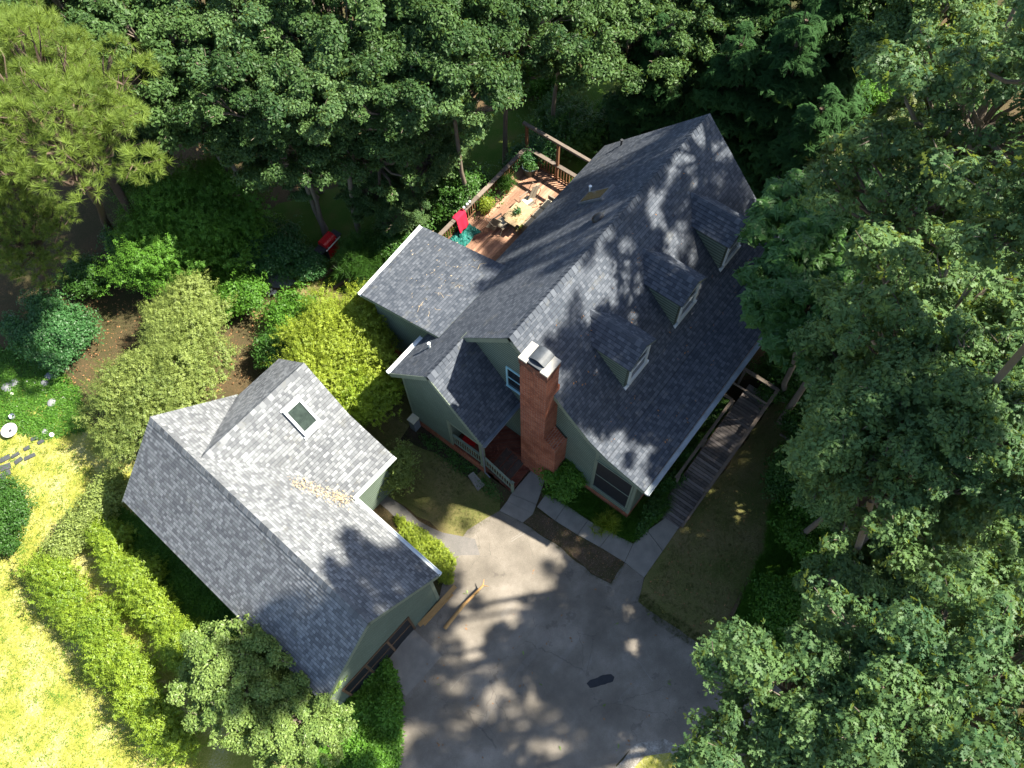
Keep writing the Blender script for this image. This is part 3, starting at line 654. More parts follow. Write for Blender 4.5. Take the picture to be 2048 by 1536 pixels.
# porch post, rails, floor and brick steps
m = MB(HO); m.box((wx-.02, .17, .7), (wx+.13, .32, 3.0)); m.box((wx-.04, .15, .7), (wx+.15, .34, .85)); m.build('porch_post', M_TRIM, house)
m = MB(HO); m.box((wx, .34, 1.62), (wx+.09, 1.82, 1.69)); m.box((wx+.02, .34, .84), (wx+.07, 1.82, .9))
for i in range(11): y = .46+i*.125; m.box((wx+.03, y, .9), (wx+.06, y+.035, 1.62))
m.build('porch_railing', M_TRIM, house)
m = MB(HO)
m.beam((wx+.05, .15, 1.68), (wx+.05, -1.2, 1.05), .09, .05); m.beam((wx+.05, .15, .95), (wx+.05, -1.2, .32), .05, .05); m.box((wx, -1.3, 0), (wx+.1, -1.2, 1.08)); m.box((wx-.02, -1.32, 1.08), (wx+.12, -1.18, 1.13))
for i in range(10): y = .05-i*.125; zt = 1.68+(y-.15)*.466; m.box((wx+.035, y, zt-.73), (wx+.065, y+.03, zt-.02))
m.build('stair_railing', M_TRIM, house)
m = MB(HO)
m.box((wx-.005, .0, -.2), (.29, 1.88, .735)); m.box((-.44, -.8, -.2), (.29, -.005, .733))
for i in range(4): m.box((wx+.0, -1.22+.305*i, -.2), (-.42+.0, .01, .16+.145*i))
m.build('brick_steps', M_STEP, house)
# gutters
def gutter(m, a, b, outd, w=.17, h=.12):
    a = np.array(a, float); b = np.array(b, float); o = np.array(outd, float)
    prof = [(0.0, .02), (0, -h), (w*.7, -h), (w, -h*.4), (w, .03), (w-.02, .03), (w-.02, -.02), (.02, -.035)]
    A = [a+o*p+np.array([0, 0, q]) for p, q in prof]; B = [b+o*p+np.array([0, 0, q]) for p, q in prof]; n = len(prof)
    m.add(A+B, [(i, (i+1) % n, (i+1) % n+n, i+n) for i in range(n)]+[tuple(range(n))[::-1], tuple(range(n, 2*n))])
m = MB(HO); gutter(m, (-.02, -5.985, 4.60), (12.18, -5.985, 4.60), (0, -1, 0), .2); m.build('gutter', M_GUT, house)
m = MB(HO); gutter(m, (-2.0, -.15, 4.13), (.27, -.15, 4.13), (0, -1, 0)); m.tube([(-1.93, -.22, 4.05), (-1.86, .05, 3.75), (-1.75, .1, 3.6), (-1.75, .1, .3), (-1.75, -.15, .12)], .03, 8); m.build('gutter', M_FLASH, house)
m = MB(HO); gutter(m, (-2.0, 4.34, 4.57), (-.02, 4.34, 4.57), (0, 1, 0)); m.build('gutter', M_WHITE, house)
m = MB(HO); gutter(m, (-.02, 7.67, 4.45), (4.06, 7.9, 4.45), (-.05, 1, 0)); m.build('gutter', M_WHITE, house)
# windows
def window(par, org, face, w0, w1, z0, z1, axis, frame, glass, fw=.08, bars=1, out=.05, name='window'):
    """axis 'x': plane x=face facing -x, w along y.  axis 'y': plane y=face facing -y"""
    def bx(m, a0, a1, b0, b1, d0, d1):
        if axis == 'x': m.box((face-d1, a0, b0), (face-d0, a1, b1))
        else: m.box((a0, face-d1, b0), (a1, face-d0, b1))
    m = MB(org)
    bx(m, w0-fw, w1+fw, z1, z1+fw, 0, out); bx(m, w0-fw, w1+fw, z0-fw, z0, 0, out+.03); bx(m, w0-fw, w0, z0, z1, 0, out); bx(m, w1, w1+fw, z0, z1, 0, out)
    for i in range(bars): z = z0+(z1-z0)*(i+1)/(bars+1); bx(m, w0, w1, z-.02, z+.02, .003, out*.8)
    o = m.build(name, frame, par); m2 = MB(org); bx(m2, w0, w1, z0, z1, .0, .02); m2.build('pane', glass, o); return o
window(house, HO, gx-.012, -.95, .35, 4.95, 6.3, 'x', M_TEAL, M_GLASS, .07, 1)
window(house, HO, gx-.012, -5.4, -3.86, 1.15, 3.72, 'x', M_TRIM, M_SCREEN, .07, 1, name='porch_screen')
# dormers
for xd in (3.088, 6.321, 9.502):
    zr, ze = 8.046, 7.375; m = MB(HO)
    for sg in (-1, 1):
        P = [(xd, -.95, zr), (xd, -3.46, zr), (xd+sg*.80, -3.44, ze), (xd+sg*.80, -.95-.6, ze)]
        roof_poly(m, P, nrm3(*P[:3]), th=.07)
    ridge(m, (xd, -3.46, zr), (xd, -1.0, zr), .8, .8, (1, 0, 0), .15)
    d = m.build('dormer', [M_SH_H, M_TRIM], house)
    m = MB(HO)
    for sg in (-1, 1):
        xx = xd+sg*.709; P = [(xx, -3.28, 5.72), (xx, -3.28, 7.42), (xx, -1.7, 7.42)]; 
        Q = [P[0], P[1], P[2]] if sg < 0 else [P[0], P[2], P[1]]
        m.strips(Q, (0, 0, 1), (sg, 0, 0), .15, .022)
        m.add([(xx-sg*.02, -3.27, 5.6), (xx-sg*.02, -3.27, 7.4), (xx-sg*.02, -1.5, 7.4)], [(0, 1, 2)])
    m.strips([(xd-.709, -3.285, 5.72), (xd+.709, -3.285, 5.72), (xd+.709, -3.285, 7.45), (xd, -3.285, 8.0), (xd-.709, -3.285, 7.45)], (0, 0, 1), (0, -1, 0), .15, .022)
    m.build('cheek', M_SIDE, d)
    window(d, HO, -3.31, xd-.48, xd+.48, 6.05, 7.35, 'y', M_WHITE, M_GLASS, .09, 1, .07)
    m = MB(HO); m.box((xd-.74, -3.40, 5.70), (xd+.74, -3.29, 5.88)); m.build('sill', M_WHITE, d)
# chimney
m = MB(HO); cx0, cx1 = -.468, .35
m.box((cx0, -1.88, 3.9), (.207, -.79, 9.42))
m.add([(cx0, -2.42, -.2), (cx1, -2.42, -.2), (cx1, -.79, -.2), (cx0, -.79, -.2), (cx0, -2.42, 3.9), (cx1, -2.42, 3.9), (cx1, -.79, 3.9), (cx0, -.79, 3.9)], [(0, 1, 5, 4), (1, 2, 6, 5), (2, 3, 7, 6), (3, 0, 4, 7)])
m.add([(cx0, -2.42, 3.9), (cx1-.15, -2.42, 3.9), (cx1-.15, -1.88, 4.4), (cx0, -1.88, 4.4), (cx0, -1.88, 3.9), (cx1-.15, -1.88, 3.9)], [(0, 1, 2, 3), (0, 3, 4), (1, 5, 2)])
m.box((cx0-.025, -1.905, 9.15), (.232, -.765, 9.42)); m.box((.2, -1.88, 3.9), (.33, -.79, 7.6))
ch = m.build('chimney', M_BRICK, house)
m = MB(HO); m.box((cx0-.03, -1.92, 9.42), (.24, -1.62, 9.5)); m.build('cap', M_CONCB, ch)
m = MB(HO); m.box((cx0-.03, -1.08, 9.42), (.24, -.75, 9.5)); m.build('cap', M_CONCB, ch)
m = MB(HO); m.box((cx0+.02, -1.62, 9.42), (.22, -1.08, 9.50))
n_ = 10; pr_ = [(-1.66+.62*i/n_, 9.54+.13*math.sin(math.pi*i/n_)) for i in range(n_+1)]
m.add([(x, y, z-d) for d in (0, .02) for x in (cx0+.16, .24) for y, z in pr_], [(i, i+1, i+12, i+11) for i in range(n_)]+[(i+22, i+33, i+34, i+23) for i in range(n_)]+[(i, i+22, i+23, i+1) for i in range(n_)]+[(i+11, i+12, i+34, i+33) for i in range(n_)]); m.build('flue_cover', M_STEELD, ch)
# back slope skylight, round vent, pipes
nb = unit([0, SB, 1]); ub = np.array([1., 0, 0]); vb = np.cross(nb, ub); PB = np.array([0, 0, H])
def onback(x, y, h=0): return np.array([x, y, H-SB*y])+nb*h
def raised_rect(m, c, n, u, w, l, h0, h1, mi=0):
    n = unit(n); u = unit(u); v = np.cross(n, u); P = [c+u*a*w/2+v*b*l/2 for a, b in ((-1, -1), (1, -1), (1, 1), (-1, 1))]
    A = [p+n*h0 for p in P]; B = [p+n*h1 for p in P]; m.add(A+B, [(4, 5, 6, 7), (0, 1, 5, 4), (1, 2, 6, 5), (2, 3, 7, 6), (3, 0, 4, 7)], mi)
m = MB(HO); c = onback(7.9, 2.0); raised_rect(m, c, nb, ub, .72, 1.5, 0, .09); raised_rect(m, c+vb*-.78, nb, ub, .85, .12, 0, .13); s_ = m.build('skylight', M_FLASH, house)
m = MB(HO); raised_rect(m, c, nb, ub, .56, 1.3, .09, .10); m.build('pane', M_SKYG, s_)
m = MB(HO); c = onback(6.24, .8); 
vs = []; fs = []
for i, (r, h) in enumerate([(.24, .0), (.24, .10), (.20, .16), (.1, .2), (.0, .21)]):
    for j in range(20): t = 2*math.pi*j/20; vs.append(c+ub*r*math.cos(t)+vb*r*math.sin(t)+nb*h)
for i in range(4):
    for j in range(20): fs.append((i*20+j, i*20+(j+1) % 20, (i+1)*20+(j+1) % 20, (i+1)*20+j))
m.add(vs, fs); m.build('roof_vent', M_DARK, house, True)
for (x, y) in ((8.42, 2.6), (-.53, 3.45), (11.73, 3.3)):
    m = MB(HO); b = onback(x, y); m.tube([b, b+np.array([0, 0, .3])], .045, 10); m.tube([b+np.array([0, 0, .27]), b+np.array([0, 0, .33])], .065, 10); m.build('vent_pipe', M_WHITE if x < 10 else M_DARK, house)

# ================================================================== GARAGE
TH = math.radians(-2.839); UD = np.array([math.sin(TH), -math.cos(TH), 0]); VD = np.array([math.cos(TH), math.sin(TH), 0]); GO = np.array([-8.897, 9.032, 0])
def G(u, v, z): return GO+UD*u+VD*v+np.array([0, 0, z])
gc = G(5.4, 0, 0); GE = tuple(gc)
garage = empty('garage', gc, 'detached garage with pale grey speckled shingle roof and cross gable', 'garage')
m = MB(GE)
HG = 6.376
P = [G(0, 0, HG), G(10.82, 0, HG), G(10.82, 2.82, 3.66), G(0, 2.82, 3.66)]; roof_poly(m, P, nrm3(*P[:3]), step=.024)
P = [G(0, 0, HG), G(10.82, 0, HG), G(10.82, -2.74, 3.50), G(0, -2.74, 3.50)]; roof_poly(m, P, nrm3(*P[:3]), step=.02)
HC = 6.23
P = [G(2.475, .1, HC), G(2.475, 4.98, HC), G(4.30, 4.98, 4.33), G(4.30, .1, 4.33)]; roof_poly(m, P, nrm3(*P[:3])); CN = nrm3(*P[:3])
P = [G(4.30, 1.4, 4.33), G(4.30, 4.98, 4.33), G(6.50, 4.98, 3.80), G(6.50, 2.3, 3.80)]; roof_poly(m, P, nrm3(*P[:3]))
P = [G(2.475, .1, HC), G(2.475, 4.98, HC), G(.15, 4.98, 3.75), G(.15, .1, 3.75)]; roof_poly(m, P, nrm3(*P[:3]))
ridge(m, G(10.82, 0, HG), G(0, 0, HG), 1.05, .96, -VD)
ridge(m, G(2.475, 4.98, HC), G(2.475, .2, HC), 1.06, 1.04, -UD)
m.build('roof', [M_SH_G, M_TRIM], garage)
m = MB(GE)
WU = 10.62
def gable(m, u, nr, half, zt, zs, flip, z0=.1):
    P = [G(u, -half, z0), G(u, half, z0), G(u, half, zs), G(u, 0, zt), G(u, -half, zs)]
    m.strips(P if flip else P[::-1], (0, 0, 1), nr, .15, .026)
gable(m, WU, UD, 2.55, 6.2, 3.72, True); gable(m, .2, -UD, 2.55, 6.2, 3.72, False)
m.strips([G(WU, 2.55, .1), G(.2, 2.55, .1), G(.2, 2.55, 3.8), G(WU, 2.55, 3.8)], (0, 0, 1), VD, .15, .026)
m.strips([G(.2, -2.55, .1), G(WU, -2.55, .1), G(WU, -2.55, 3.6), G(.2, -2.55, 3.6)], (0, 0, 1), -VD, .15, .026)
def gbox(m, u0, u1, v0, v1, z0, z1, mi=0, tone=None):
    A = [G(u0, v0, 0), G(u1, v0, 0), G(u1, v1, 0), G(u0, v1, 0)]; vs = [a+np.array([0, 0, z]) for z in (z0, z1) for a in A]
    m.add(vs, [(0, 1, 2, 3), (7, 6, 5, 4), (0, 4, 5, 1), (1, 5, 6, 2), (2, 6, 7, 3), (3, 7, 4, 0)], mi, tone=tone)
gbox(m, .21, WU-.01, -2.54, 2.54, 0, 3.5)
for uu in (.215, WU-.015): m.add([G(uu, -2.54, 3.5), G(uu, 2.54, 3.5), G(uu, 2.54, 3.7), G(uu, 0, 6.15), G(uu, -2.54, 3.7)], [(0, 1, 2, 3, 4)])
# cross wing walls
gbox(m, .45, 6.1, 2.54, 4.7, 0, 3.6)
m.strips([G(.45, 4.71, .1), G(6.1, 4.71, .1), G(6.1, 4.71, 3.75), G(4.3, 4.71, 4.2), G(2.475, 4.71, 6.1), G(.45, 4.71, 4.0)][::-1], (0, 0, 1), VD, .15, .026)
m.strips([G(6.11, 2.55, .1), G(6.11, 4.7, .1), G(6.11, 4.7, 3.7), G(6.11, 2.55, 3.7)], (0, 0, 1), UD, .15, .026)
m.strips([G(.44, 2.55, .1), G(.44, 4.7, .1), G(.44, 4.7, 3.8), G(.44, 2.55, 3.8)][::-1], (0, 0, 1), -UD, .15, .026)
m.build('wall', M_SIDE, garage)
for v0, v1, zt in ((2.46, 2.6, 3.7), (-2.6, -2.46, 3.5)):
    m = MB(GE); gbox(m, WU-.02, WU+.035, v0, v1, 0, zt); m.build('corner_board', M_TRIM, garage)
for sg, ze, ve in ((1, 3.6, 2.82), (-1, 3.44, -2.74)):
    for uu in (10.81, .01): m = MB(GE); m.beam(G(uu, sg*.03, 6.22), G(uu, ve, ze-.06), .03, .2); m.build('rake_board', M_TRIM, garage)
def ggut(a, b, outd, mat):
    m = MB(GE); gutter(m, a, b, outd, .15); m.build('gutter', mat, garage)
ggut(G(6.55, 2.83, 3.64), G(10.83, 2.83, 3.64), VD, M_WHITE); ggut(G(6.51, 2.85, 3.78), G(6.51, 4.99, 3.78), UD, M_WHITE)
# garage doors: two dark leaves in a timber frame
m = MB(GE)
for v0, v1 in ((.12, 1.10), (-.95, .02), (-2.05, -1.08)):
    gbox(m, WU+.0, WU+.035, v0, v1, 0.02, 2.1)
dr = m.build('door', M_SCREEN, garage)
m = MB(GE); gbox(m, WU, WU+.07, -2.12, 1.2, 2.1, 2.2)
for v in (1.15, .07, -1.02, -2.1): gbox(m, WU, WU+.07, v-.045, v+.045, 0, 2.1)
for v0, v1 in ((.12, 1.10), (-.95, .02), (-2.05, -1.08)): gbox(m, WU+.03, WU+.05, v0, v1, 1.0, 1.1)
m.build('door_frame', M_TIMBER, dr)
# skylight on the cross gable
P0 = G(2.475, 0, HC); q = [on(a, b, P0, CN) for a, b in ((566, 821), (592, 799), (640, 842), (614, 871))]; c = np.mean(q, axis=0)
up = unit(np.array([0, 0, 1.])-CN*CN[2]); L_ = (np.linalg.norm(q[3]-q[0])+np.linalg.norm(q[2]-q[1]))/2; w_ = np.linalg.norm(q[1]-q[0])
m = MB(GE)
hu = unit(np.cross(up, CN))
def sk(m, du, dv, w, l, h0, h1): raised_rect(m, c+hu*du+up*dv, CN, hu, w, l, h0, h1)
w_ = .80; L_ = 1.28
sk(m, -w_/2+.05, 0, .1, L_, 0, .13); sk(m, w_/2-.05, 0, .1, L_, 0, .13); sk(m, 0, L_/2-.06, w_-.2, .12, 0, .13); sk(m, 0, -L_/2+.09, w_-.2, .18, 0, .13); sk(m, 0, -L_/2-.03, w_+.12, .1, 0, .06); sk(m, 0, L_/2+.03, w_+.1, .08, 0, .06)
s_ = m.build('skylight', M_WHITE, garage); m = MB(GE); sk(m, 0, .03, w_-.18, L_-.26, .05, .085); m.build('pane', M_SKYG, s_)

# ================================================================== DECK
DZ = 1.0
dk = empty('deck', (8, 6.6, 0), 'reddish wooden deck with slatted railing behind the house', 'deck')
DO = (8, 6.6, 0)
DX0, DX1, DY0, DY1 = 4.1, 11.95, 3.9, 8.5
m = MB(DO); y = DY0; i = 0
while y < DY1: m.box((DX0, y, DZ-.04), (DX1, min(y+.135, DY1), DZ)); y += .145
m.box((DX0+.1, DY0, DZ-.25), (DX1-.1, DY0+.05, DZ-.045)); m.box((DX0, DY1-.04, DZ-.28), (DX1, DY1, DZ-.05)); m.box((DX1-.04, DY0, DZ-.28), (DX1, DY1-.05, DZ-.05))
for x in (4.6, 7, 9.4, 11.6):
    for yy in (4.4, 8.3): m.box((x, yy, 0), (x+.12, yy+.12, DZ-.05))
m.build('deck_boards', M_DECK, dk)
def rail(a, b, name='railing'):
    a = np.array(a, float); b = np.array(b, float); L = np.linalg.norm(b-a); d = (b-a)/L; nrm = np.array([-d[1], d[0], 0]); m = MB(DO)
    z = np.array([0, 0, 1.]); n = int(L/.16)
    m.beam(a+z*.12, b+z*.12, .05, .09); m.beam(a+z*.86, b+z*.86, .05, .09)
    for i in range(n+1): p = a+d*(i*L/n)+nrm*.03; m.box((p[0]-.022, p[1]-.022, DZ+.02), (p[0]+.022, p[1]+.022, DZ+.92), rz=0)
    o = m.build(name, M_RAIL, dk); m = MB(DO); k = int(L/2)+1
    for i in range(k):
        p = a+d*(L*i/k); q = a+d*(L*(i+1)/k-.02); m.beam(p+z*.965+z*.01*(i % 2), q+z*.965+z*.01*(i % 2), .2, .045)
    m.build('rail_cap', M_RAILG, o)
rail((4.5, DY1-.05, DZ), (DX1-.1, DY1-.05, DZ)); rail((DX1-.06, DY1-.1, DZ), (DX1-.06, 4.6, DZ))
for (x, y) in ((DX1-.12, DY1-.12), (DX1-.12, 6.55), (DX1-.12, 4.55)):
    m = MB(DO); m.box((x, y, .0), (x+.12, y+.12, 3.42)); m.build('post', M_RAIL, dk)
m = MB(DO); m.beam((DX1-.06, DY1+.15, 3.48), (DX1-.06, 4.0, 3.48), .15, .11); m.build('pergola_beam', M_RAILG, dk)

# ================================================================== DECK FURNITURE AND THINGS ON THE DECK
def place(name, x, y, z, rz, label, cat, group=None): return empty(name, (x, y, z), label, cat, group, rz)
def LM(): return MB()
def pot(name, x, y, z, r, h, mat, label, leaf, n, pr, ph, proto='vine', seed=1, cat='potted plant', group=None):
    e = place(name, x, y, z, 0, label, cat, group); m = LM(); m.lathe((0, 0, 0), [(0, 0), (r*.75, 0), (r*.95, h*.9), (r*1.05, h*.92), (r*1.05, h), (r*.92, h), (r*.88, h*.85), (0, h*.85)], 20); m.build('pot', mat, e, True)
    rs = np.random.RandomState(seed); B = [(rs.uniform(-.5, .5)*pr, rs.uniform(-.5, .5)*pr, h+ph*rs.uniform(.2, .8), pr*.5, pr*.5, ph*.4) for _ in range(9)]
    P, nn, t = blob_points(B, n, rs, -.3, .5); link_obj('foliage', foliage_mesh('foliage', proto, P, nn, leaf, seed, .7, 1.1, t), e); return e
def sling_chair(x, y, rz, label, cushion, recline=.35):
    e = place('patio_chair', x, y, DZ, rz, label, 'patio chair', 'patio chairs on the deck')
    m = LM(); w, d = .58, .56
    for s_ in (-1, 1):
        m.tube([(d/2, s_*w/2, 0), (d/2-.03, s_*w/2, .42), (d/2-.05, s_*w/2, .62), (-d/2+.0, s_*w/2, .66)], .016, 8)
        m.tube([(-d/2-.08, s_*w/2, 0), (-d/2+.08, s_*w/2, .42), (-d/2-.0, s_*w/2, .66), (-d/2-recline*.8, s_*w/2, 1.08)], .016, 8)
        m.tube([(d/2-.03, s_*w/2, .42), (-d/2+.06, s_*w/2, .38)], .016, 8)
    m.tube([(d/2-.03, -w/2, .42), (d/2-.03, w/2, .42)], .014, 8); m.tube([(-d/2-recline*.8, -w/2, 1.08), (-d/2-recline*.8, w/2, 1.08)], .014, 8); m.build('frame', M_SLING, e, True)
    m = LM(); m.beam((d/2-.04, 0, .42), (-d/2+.08, 0, .385), w-.05, .02); m.build('seat', M_SLING, e)
    m = LM(); m.beam((-d/2+.06, 0, .42), (-d/2-recline*.8, 0, 1.07), w-.05, .018, up=(0, 1, 0)); m.build('backrest', M_SLING, e)
    for s_ in (-1, 1): m = LM(); m.box((-d/2+.02, s_*w/2-.03, .655), (d/2-.03, s_*w/2+.03, .675)); m.build('armrest', M_SLING, e)
    if cushion:
        bm = bmesh.new(); bmesh.ops.create_cube(bm, size=1); bmesh.ops.scale(bm, vec=(d-.08, w-.1, .09), verts=bm.verts); bmesh.ops.translate(bm, vec=(.01, 0, .47), verts=bm.verts)
        bmesh.ops.bevel(bm, geom=list(bm.edges), offset=.03, segments=3, affect='EDGES'); me = bpy.data.meshes.new('cushion'); bm.to_mesh(me); bm.free(); link_obj('cushion', me, e, [M_CUSH])
    return e
c = at(1056, 402, 1.45); sling_chair(c[0], c[1], math.radians(172), 'patio chair with tan cushion near the big bucket planter', True)
c = at(1003, 446, 1.45); sling_chair(c[0], c[1], math.radians(-12), 'patio chair with white lit cushion beside the green tarp', True, .5)
c = at(1036, 428, 1.7); e = place('patio_table', c[0], c[1], DZ, 0.02, 'tan mosaic patio table with a small plant on it', 'patio table')
bm = bmesh.new(); bmesh.ops.create_cube(bm, size=1); bmesh.ops.scale(bm, vec=(1.35, .95, .04), verts=bm.verts); bmesh.ops.translate(bm, vec=(0, 0, .70), verts=bm.verts)
bmesh.ops.bevel(bm, geom=[q for q in bm.edges if abs(q.verts[0].co.z-q.verts[1].co.z) > .01], offset=.16, segments=5, affect='EDGES'); me = bpy.data.meshes.new('tabletop'); bm.to_mesh(me); bm.free(); link_obj('tabletop', me, e, [M_TILE])
for sx in (-1, 1):
    for sy in (-1, 1): m = LM(); m.tube([(sx*.5, sy*.34, .68), (sx*.55, sy*.38, 0)], .022, 8); m.build('leg', M_SLING, e)
pot('potted_plant', c[0]+.05, c[1]+.05, DZ+.722, .09, .12, M_TERRA, 'small dark plant in the middle of the patio table', L_VINE, 16, .14, .12, 'small', 5, group='potted plants on the deck')
# sofa with tan cushions against the house
c = at(1072, 432, 1.4); e = place('outdoor_sofa', c[0]+.2, c[1]-.15, DZ, 0, 'wicker sofa with square tan cushions under the roof edge', 'sofa')
m = LM(); m.box((-1.0, -.35, .0), (1.0, .35, .30)); m.box((-1.0, -.42, .0), (1.0, -.351, .78)); m.box((-1.07, -.42, 0), (-1.001, .35, .58)); m.box((1.001, -.42, 0), (1.07, .35, .58)); m.build('frame', M_SLING, e)
for i in range(3):
    bm = bmesh.new(); bmesh.ops.create_cube(bm, size=1); bmesh.ops.scale(bm, vec=(.62, .62, .13), verts=bm.verts); bmesh.ops.translate(bm, vec=(-.66+.66*i, .02, .37), verts=bm.verts)
    bmesh.ops.bevel(bm, geom=list(bm.edges), offset=.04, segments=3, affect='EDGES'); me = bpy.data.meshes.new('cushion'); bm.to_mesh(me); bm.free(); link_obj('cushion', me, e, [M_CUSH])
c = at(1059, 341, 1.2); pot('potted_plant', c[0], c[1], DZ, .36, .55, M_POT, 'big blue grey bucket planter in the deck corner', L_SHR, 70, .36, .12, 'small', 3, group='potted plants on the deck')
c = at(1011, 376, 1.2); pot('potted_plant', c[0], c[1], DZ, .24, .32, M_TERRA, 'leafy potted plant by the railing behind the cushioned chair', L_SHR, 70, .4, .3, 'lily', 4, group='potted plants on the deck')
c = at(972, 418, 1.2); pot('potted_plant', c[0], c[1], DZ, .24, .3, M_TERRA, 'sunlit yellow green potted plant next to the railing', L_YEL, 110, .5, .35, 'small', 6, group='potted plants on the deck')
c = at(1034, 450, 1.2); pot('potted_plant', c[0], c[1], DZ, .2, .28, M_POT, 'bowl of dry straw coloured plant beside the sofa', L_YEL, 20, .2, .3, 'lily', 8, group='potted plants on the deck')
for i, (px, py) in enumerate(((921, 414), (927, 407), (932, 402))):
    c = at(px, py, 2.05); e = place('glass_jar', c[0], 8.45, DZ+.99, 0, ('glass jar on the deck rail, nearest the red towel', 'middle glass jar of three on the deck rail', 'glass jar on the deck rail, farthest from the red towel')[i], 'jar', 'jars on the deck rail')
    m = LM(); m.lathe((0, 0, 0), [(0, 0), (.07, 0), (.08, .03), (.08, .13), (.055, .17), (.06, .19), (.04, .19), (.04, .05), (0, .05)], 14); m.build('body', M_STEEL, e, True); m = LM(); m.lathe((0, 0, .19), [(.062, 0), (.062, .02), (0, .021)], 14); m.build('lid', M_WHITE, e, True)
# red towel hanging over the rail
c = at(908, 425, 2.0); rs = np.random.RandomState(5); nx, ny = 16, 22; vs = []; fs = []
for i in range(nx):
    for j in range(ny):
        t = j/(ny-1); s_ = i/(nx-1); x = c[0]-.32+s_*.66+.03*math.sin(t*5); L = t*1.45
        if L < .35: y, z = 8.60+.02*math.sin(s_*9), 1.68+L-.02*math.cos(s_*7)
        elif L < .6: y, z = 8.60-(L-.35)*1.0, 2.03
        else: y, z = 8.34-(L-.6)*.25-.03*math.sin(s_*11+1)*(L-.6), 2.03-(L-.6)*.93
        vs.append((x, y, z))
for i in range(nx-1):
    for j in range(ny-1): fs.append((i*ny+j, i*ny+j+1, (i+1)*ny+j+1, (i+1)*ny+j))
m = MB((c[0], 8.45, 2.0)); m.add(vs, fs); o = m.build('towel', M_TOWEL, None, True); o.location = (c[0], 8.45, 2.0); md = o.modifiers.new('s', 'SOLIDIFY'); md.thickness = .012; tag(o, 'bright red towel draped over the deck railing', 'towel')
# crumpled green tarp
c = at(926, 470, 1.05); nx = 26; vs = []; fs = []; rs = np.random.RandomState(9)
from mathutils import noise as mn
for i in range(nx):
    for j in range(nx):
        a = (i/(nx-1)-.5); b = (j/(nx-1)-.5); r = math.hypot(a, b); hh = .03+.28*max(0, .5-r)*(1+1.6*mn.noise(Vector((a*6, b*6, 2))))+.12*abs(mn.noise(Vector((a*12, b*12, 7))))
        vs.append((c[0]+a*1.35+.12*mn.noise(Vector((a*5, b*5, 0))), c[1]+b*.95+.12*mn.noise(Vector((a*5, b*5, 5))), DZ+max(.02, hh)))
for i in range(nx-1):
    for j in range(nx-1): fs.append((i*nx+j, (i+1)*nx+j, (i+1)*nx+j+1, i*nx+j+1))
m = MB((c[0], c[1], DZ)); m.add(vs, fs); o = m.build('tarp', M_TARP); o.location = (c[0], c[1], DZ); tag(o, 'crumpled teal green tarp lying on the deck boards', 'tarp')

# red grill
c = at(655, 482, .95); e = place('barbecue_grill', c[0], c[1], 0, math.radians(4), 'red gas grill with steel handle bar on a dark cart', 'grill')
m = LM(); 
for sx in (-1, 1):
    for sy in (-1, 1): m.box((sx*.36-.02, sy*.24-.02, 0), (sx*.36+.02, sy*.24+.02, .8))
m.box((-.38, -.26, .12), (.38, .26, .16)); m.box((-.36, .24, .16), (.36, .255, .78)); m.box((-.36, -.24, .16), (-.345, .24, .78)); m.box((.345, -.24, .16), (.36, .24, .78)); m.build('cart', M_DARK, e)
m = LM(); m.box((-.34, -.285, .18), (.34, -.262, .76)); m.build('door', M_RED, e)
m = LM(); m.box((-.38, -.28, .78), (.38, .28, .92)); m.build('firebox', M_DARK, e)
m = LM(); prof = [(-.27, .92), (-.27, 1.02), (-.22, 1.12), (-.12, 1.19), (.05, 1.21), (.2, 1.17), (.27, 1.05), (.27, .92)]; n = len(prof)
m.add([(-.36, y, z) for y, z in prof]+[(.36, y, z) for y, z in prof], [(i, (i+1) % n, (i+1) % n+n, i+n) for i in range(n)]+[tuple(range(n))[::-1], tuple(range(n, 2*n))]); lid = m.build('lid', M_RED, e)
m = LM(); m.tube([(-.5, -.36, 1.0), (.5, -.36, 1.0)], .028, 10); m.box((-.3, -.36, .98), (-.27, -.27, 1.02)); m.box((.27, -.36, .98), (.3, -.27, 1.02)); m.build('handle', M_STEEL, lid)
m = LM(); m.box((-.72, -.24, .86), (-.39, .24, .9)); m.build('side_shelf', M_DARK, e); m = LM(); m.box((.39, -.24, .86), (.72, .24, .9)); m.build('side_shelf', M_DARK, e)

# ================================================================== RAMP
rp = empty('wooden_ramp', (5, -7, 0), 'weathered dark board ramp with handrails beside the house', 'ramp'); RO = (5, -7, 0)
m = MB(RO); x = 1.25; i = 0; rg = random.Random(4)
def rz_(x): return .05+.62*min(1, max(0, (x-1.25)/5.3))
while x < 8.2:
    m.beam((x, -6.42, rz_(x)), (x, -7.5, rz_(x)), .125, .04, up=(-.1, 0, 1)); x += .14+rg.uniform(0, .006)
m.build('boards', M_RAMP, rp)
m = MB(RO); m.beam((1.25, -7.5, rz_(1.25)-.06), (6.55, -7.5, rz_(6.55)-.06), .04, .14); m.beam((6.55, -7.5, .61), (8.25, -7.5, .61), .04, .14)
m.beam((1.25, -6.42, rz_(1.25)-.06), (6.55, -6.42, rz_(6.55)-.06), .04, .14); m.build('stringer', M_TIMBER, rp)
m = MB(RO); m.beam((2.9, -7.55, rz_(2.9)+.55), (8.25, -7.55, 1.5), .14, .05); m.beam((8.2, -7.55, 1.5), (8.2, -5.9, 1.5), .16, .05); m.beam((7.4, -7.5, 1.42), (7.4, -5.9, 1.42), .08, .05); m.build('handrail', M_RAILG, rp)
m = MB(RO); m.beam((1.3, -7.56, .2), (3.0, -7.56, .4), .09, .08); m.build('curb', M_RAILG, rp)
m = MB(RO); m.beam((2.6, -6.3, .95), (6.7, -6.3, 1.42), .12, .05); m.beam((6.7, -6.3, 1.42), (6.7, -5.75, 1.42), .12, .05); m.build('handrail', M_RAILG, rp)
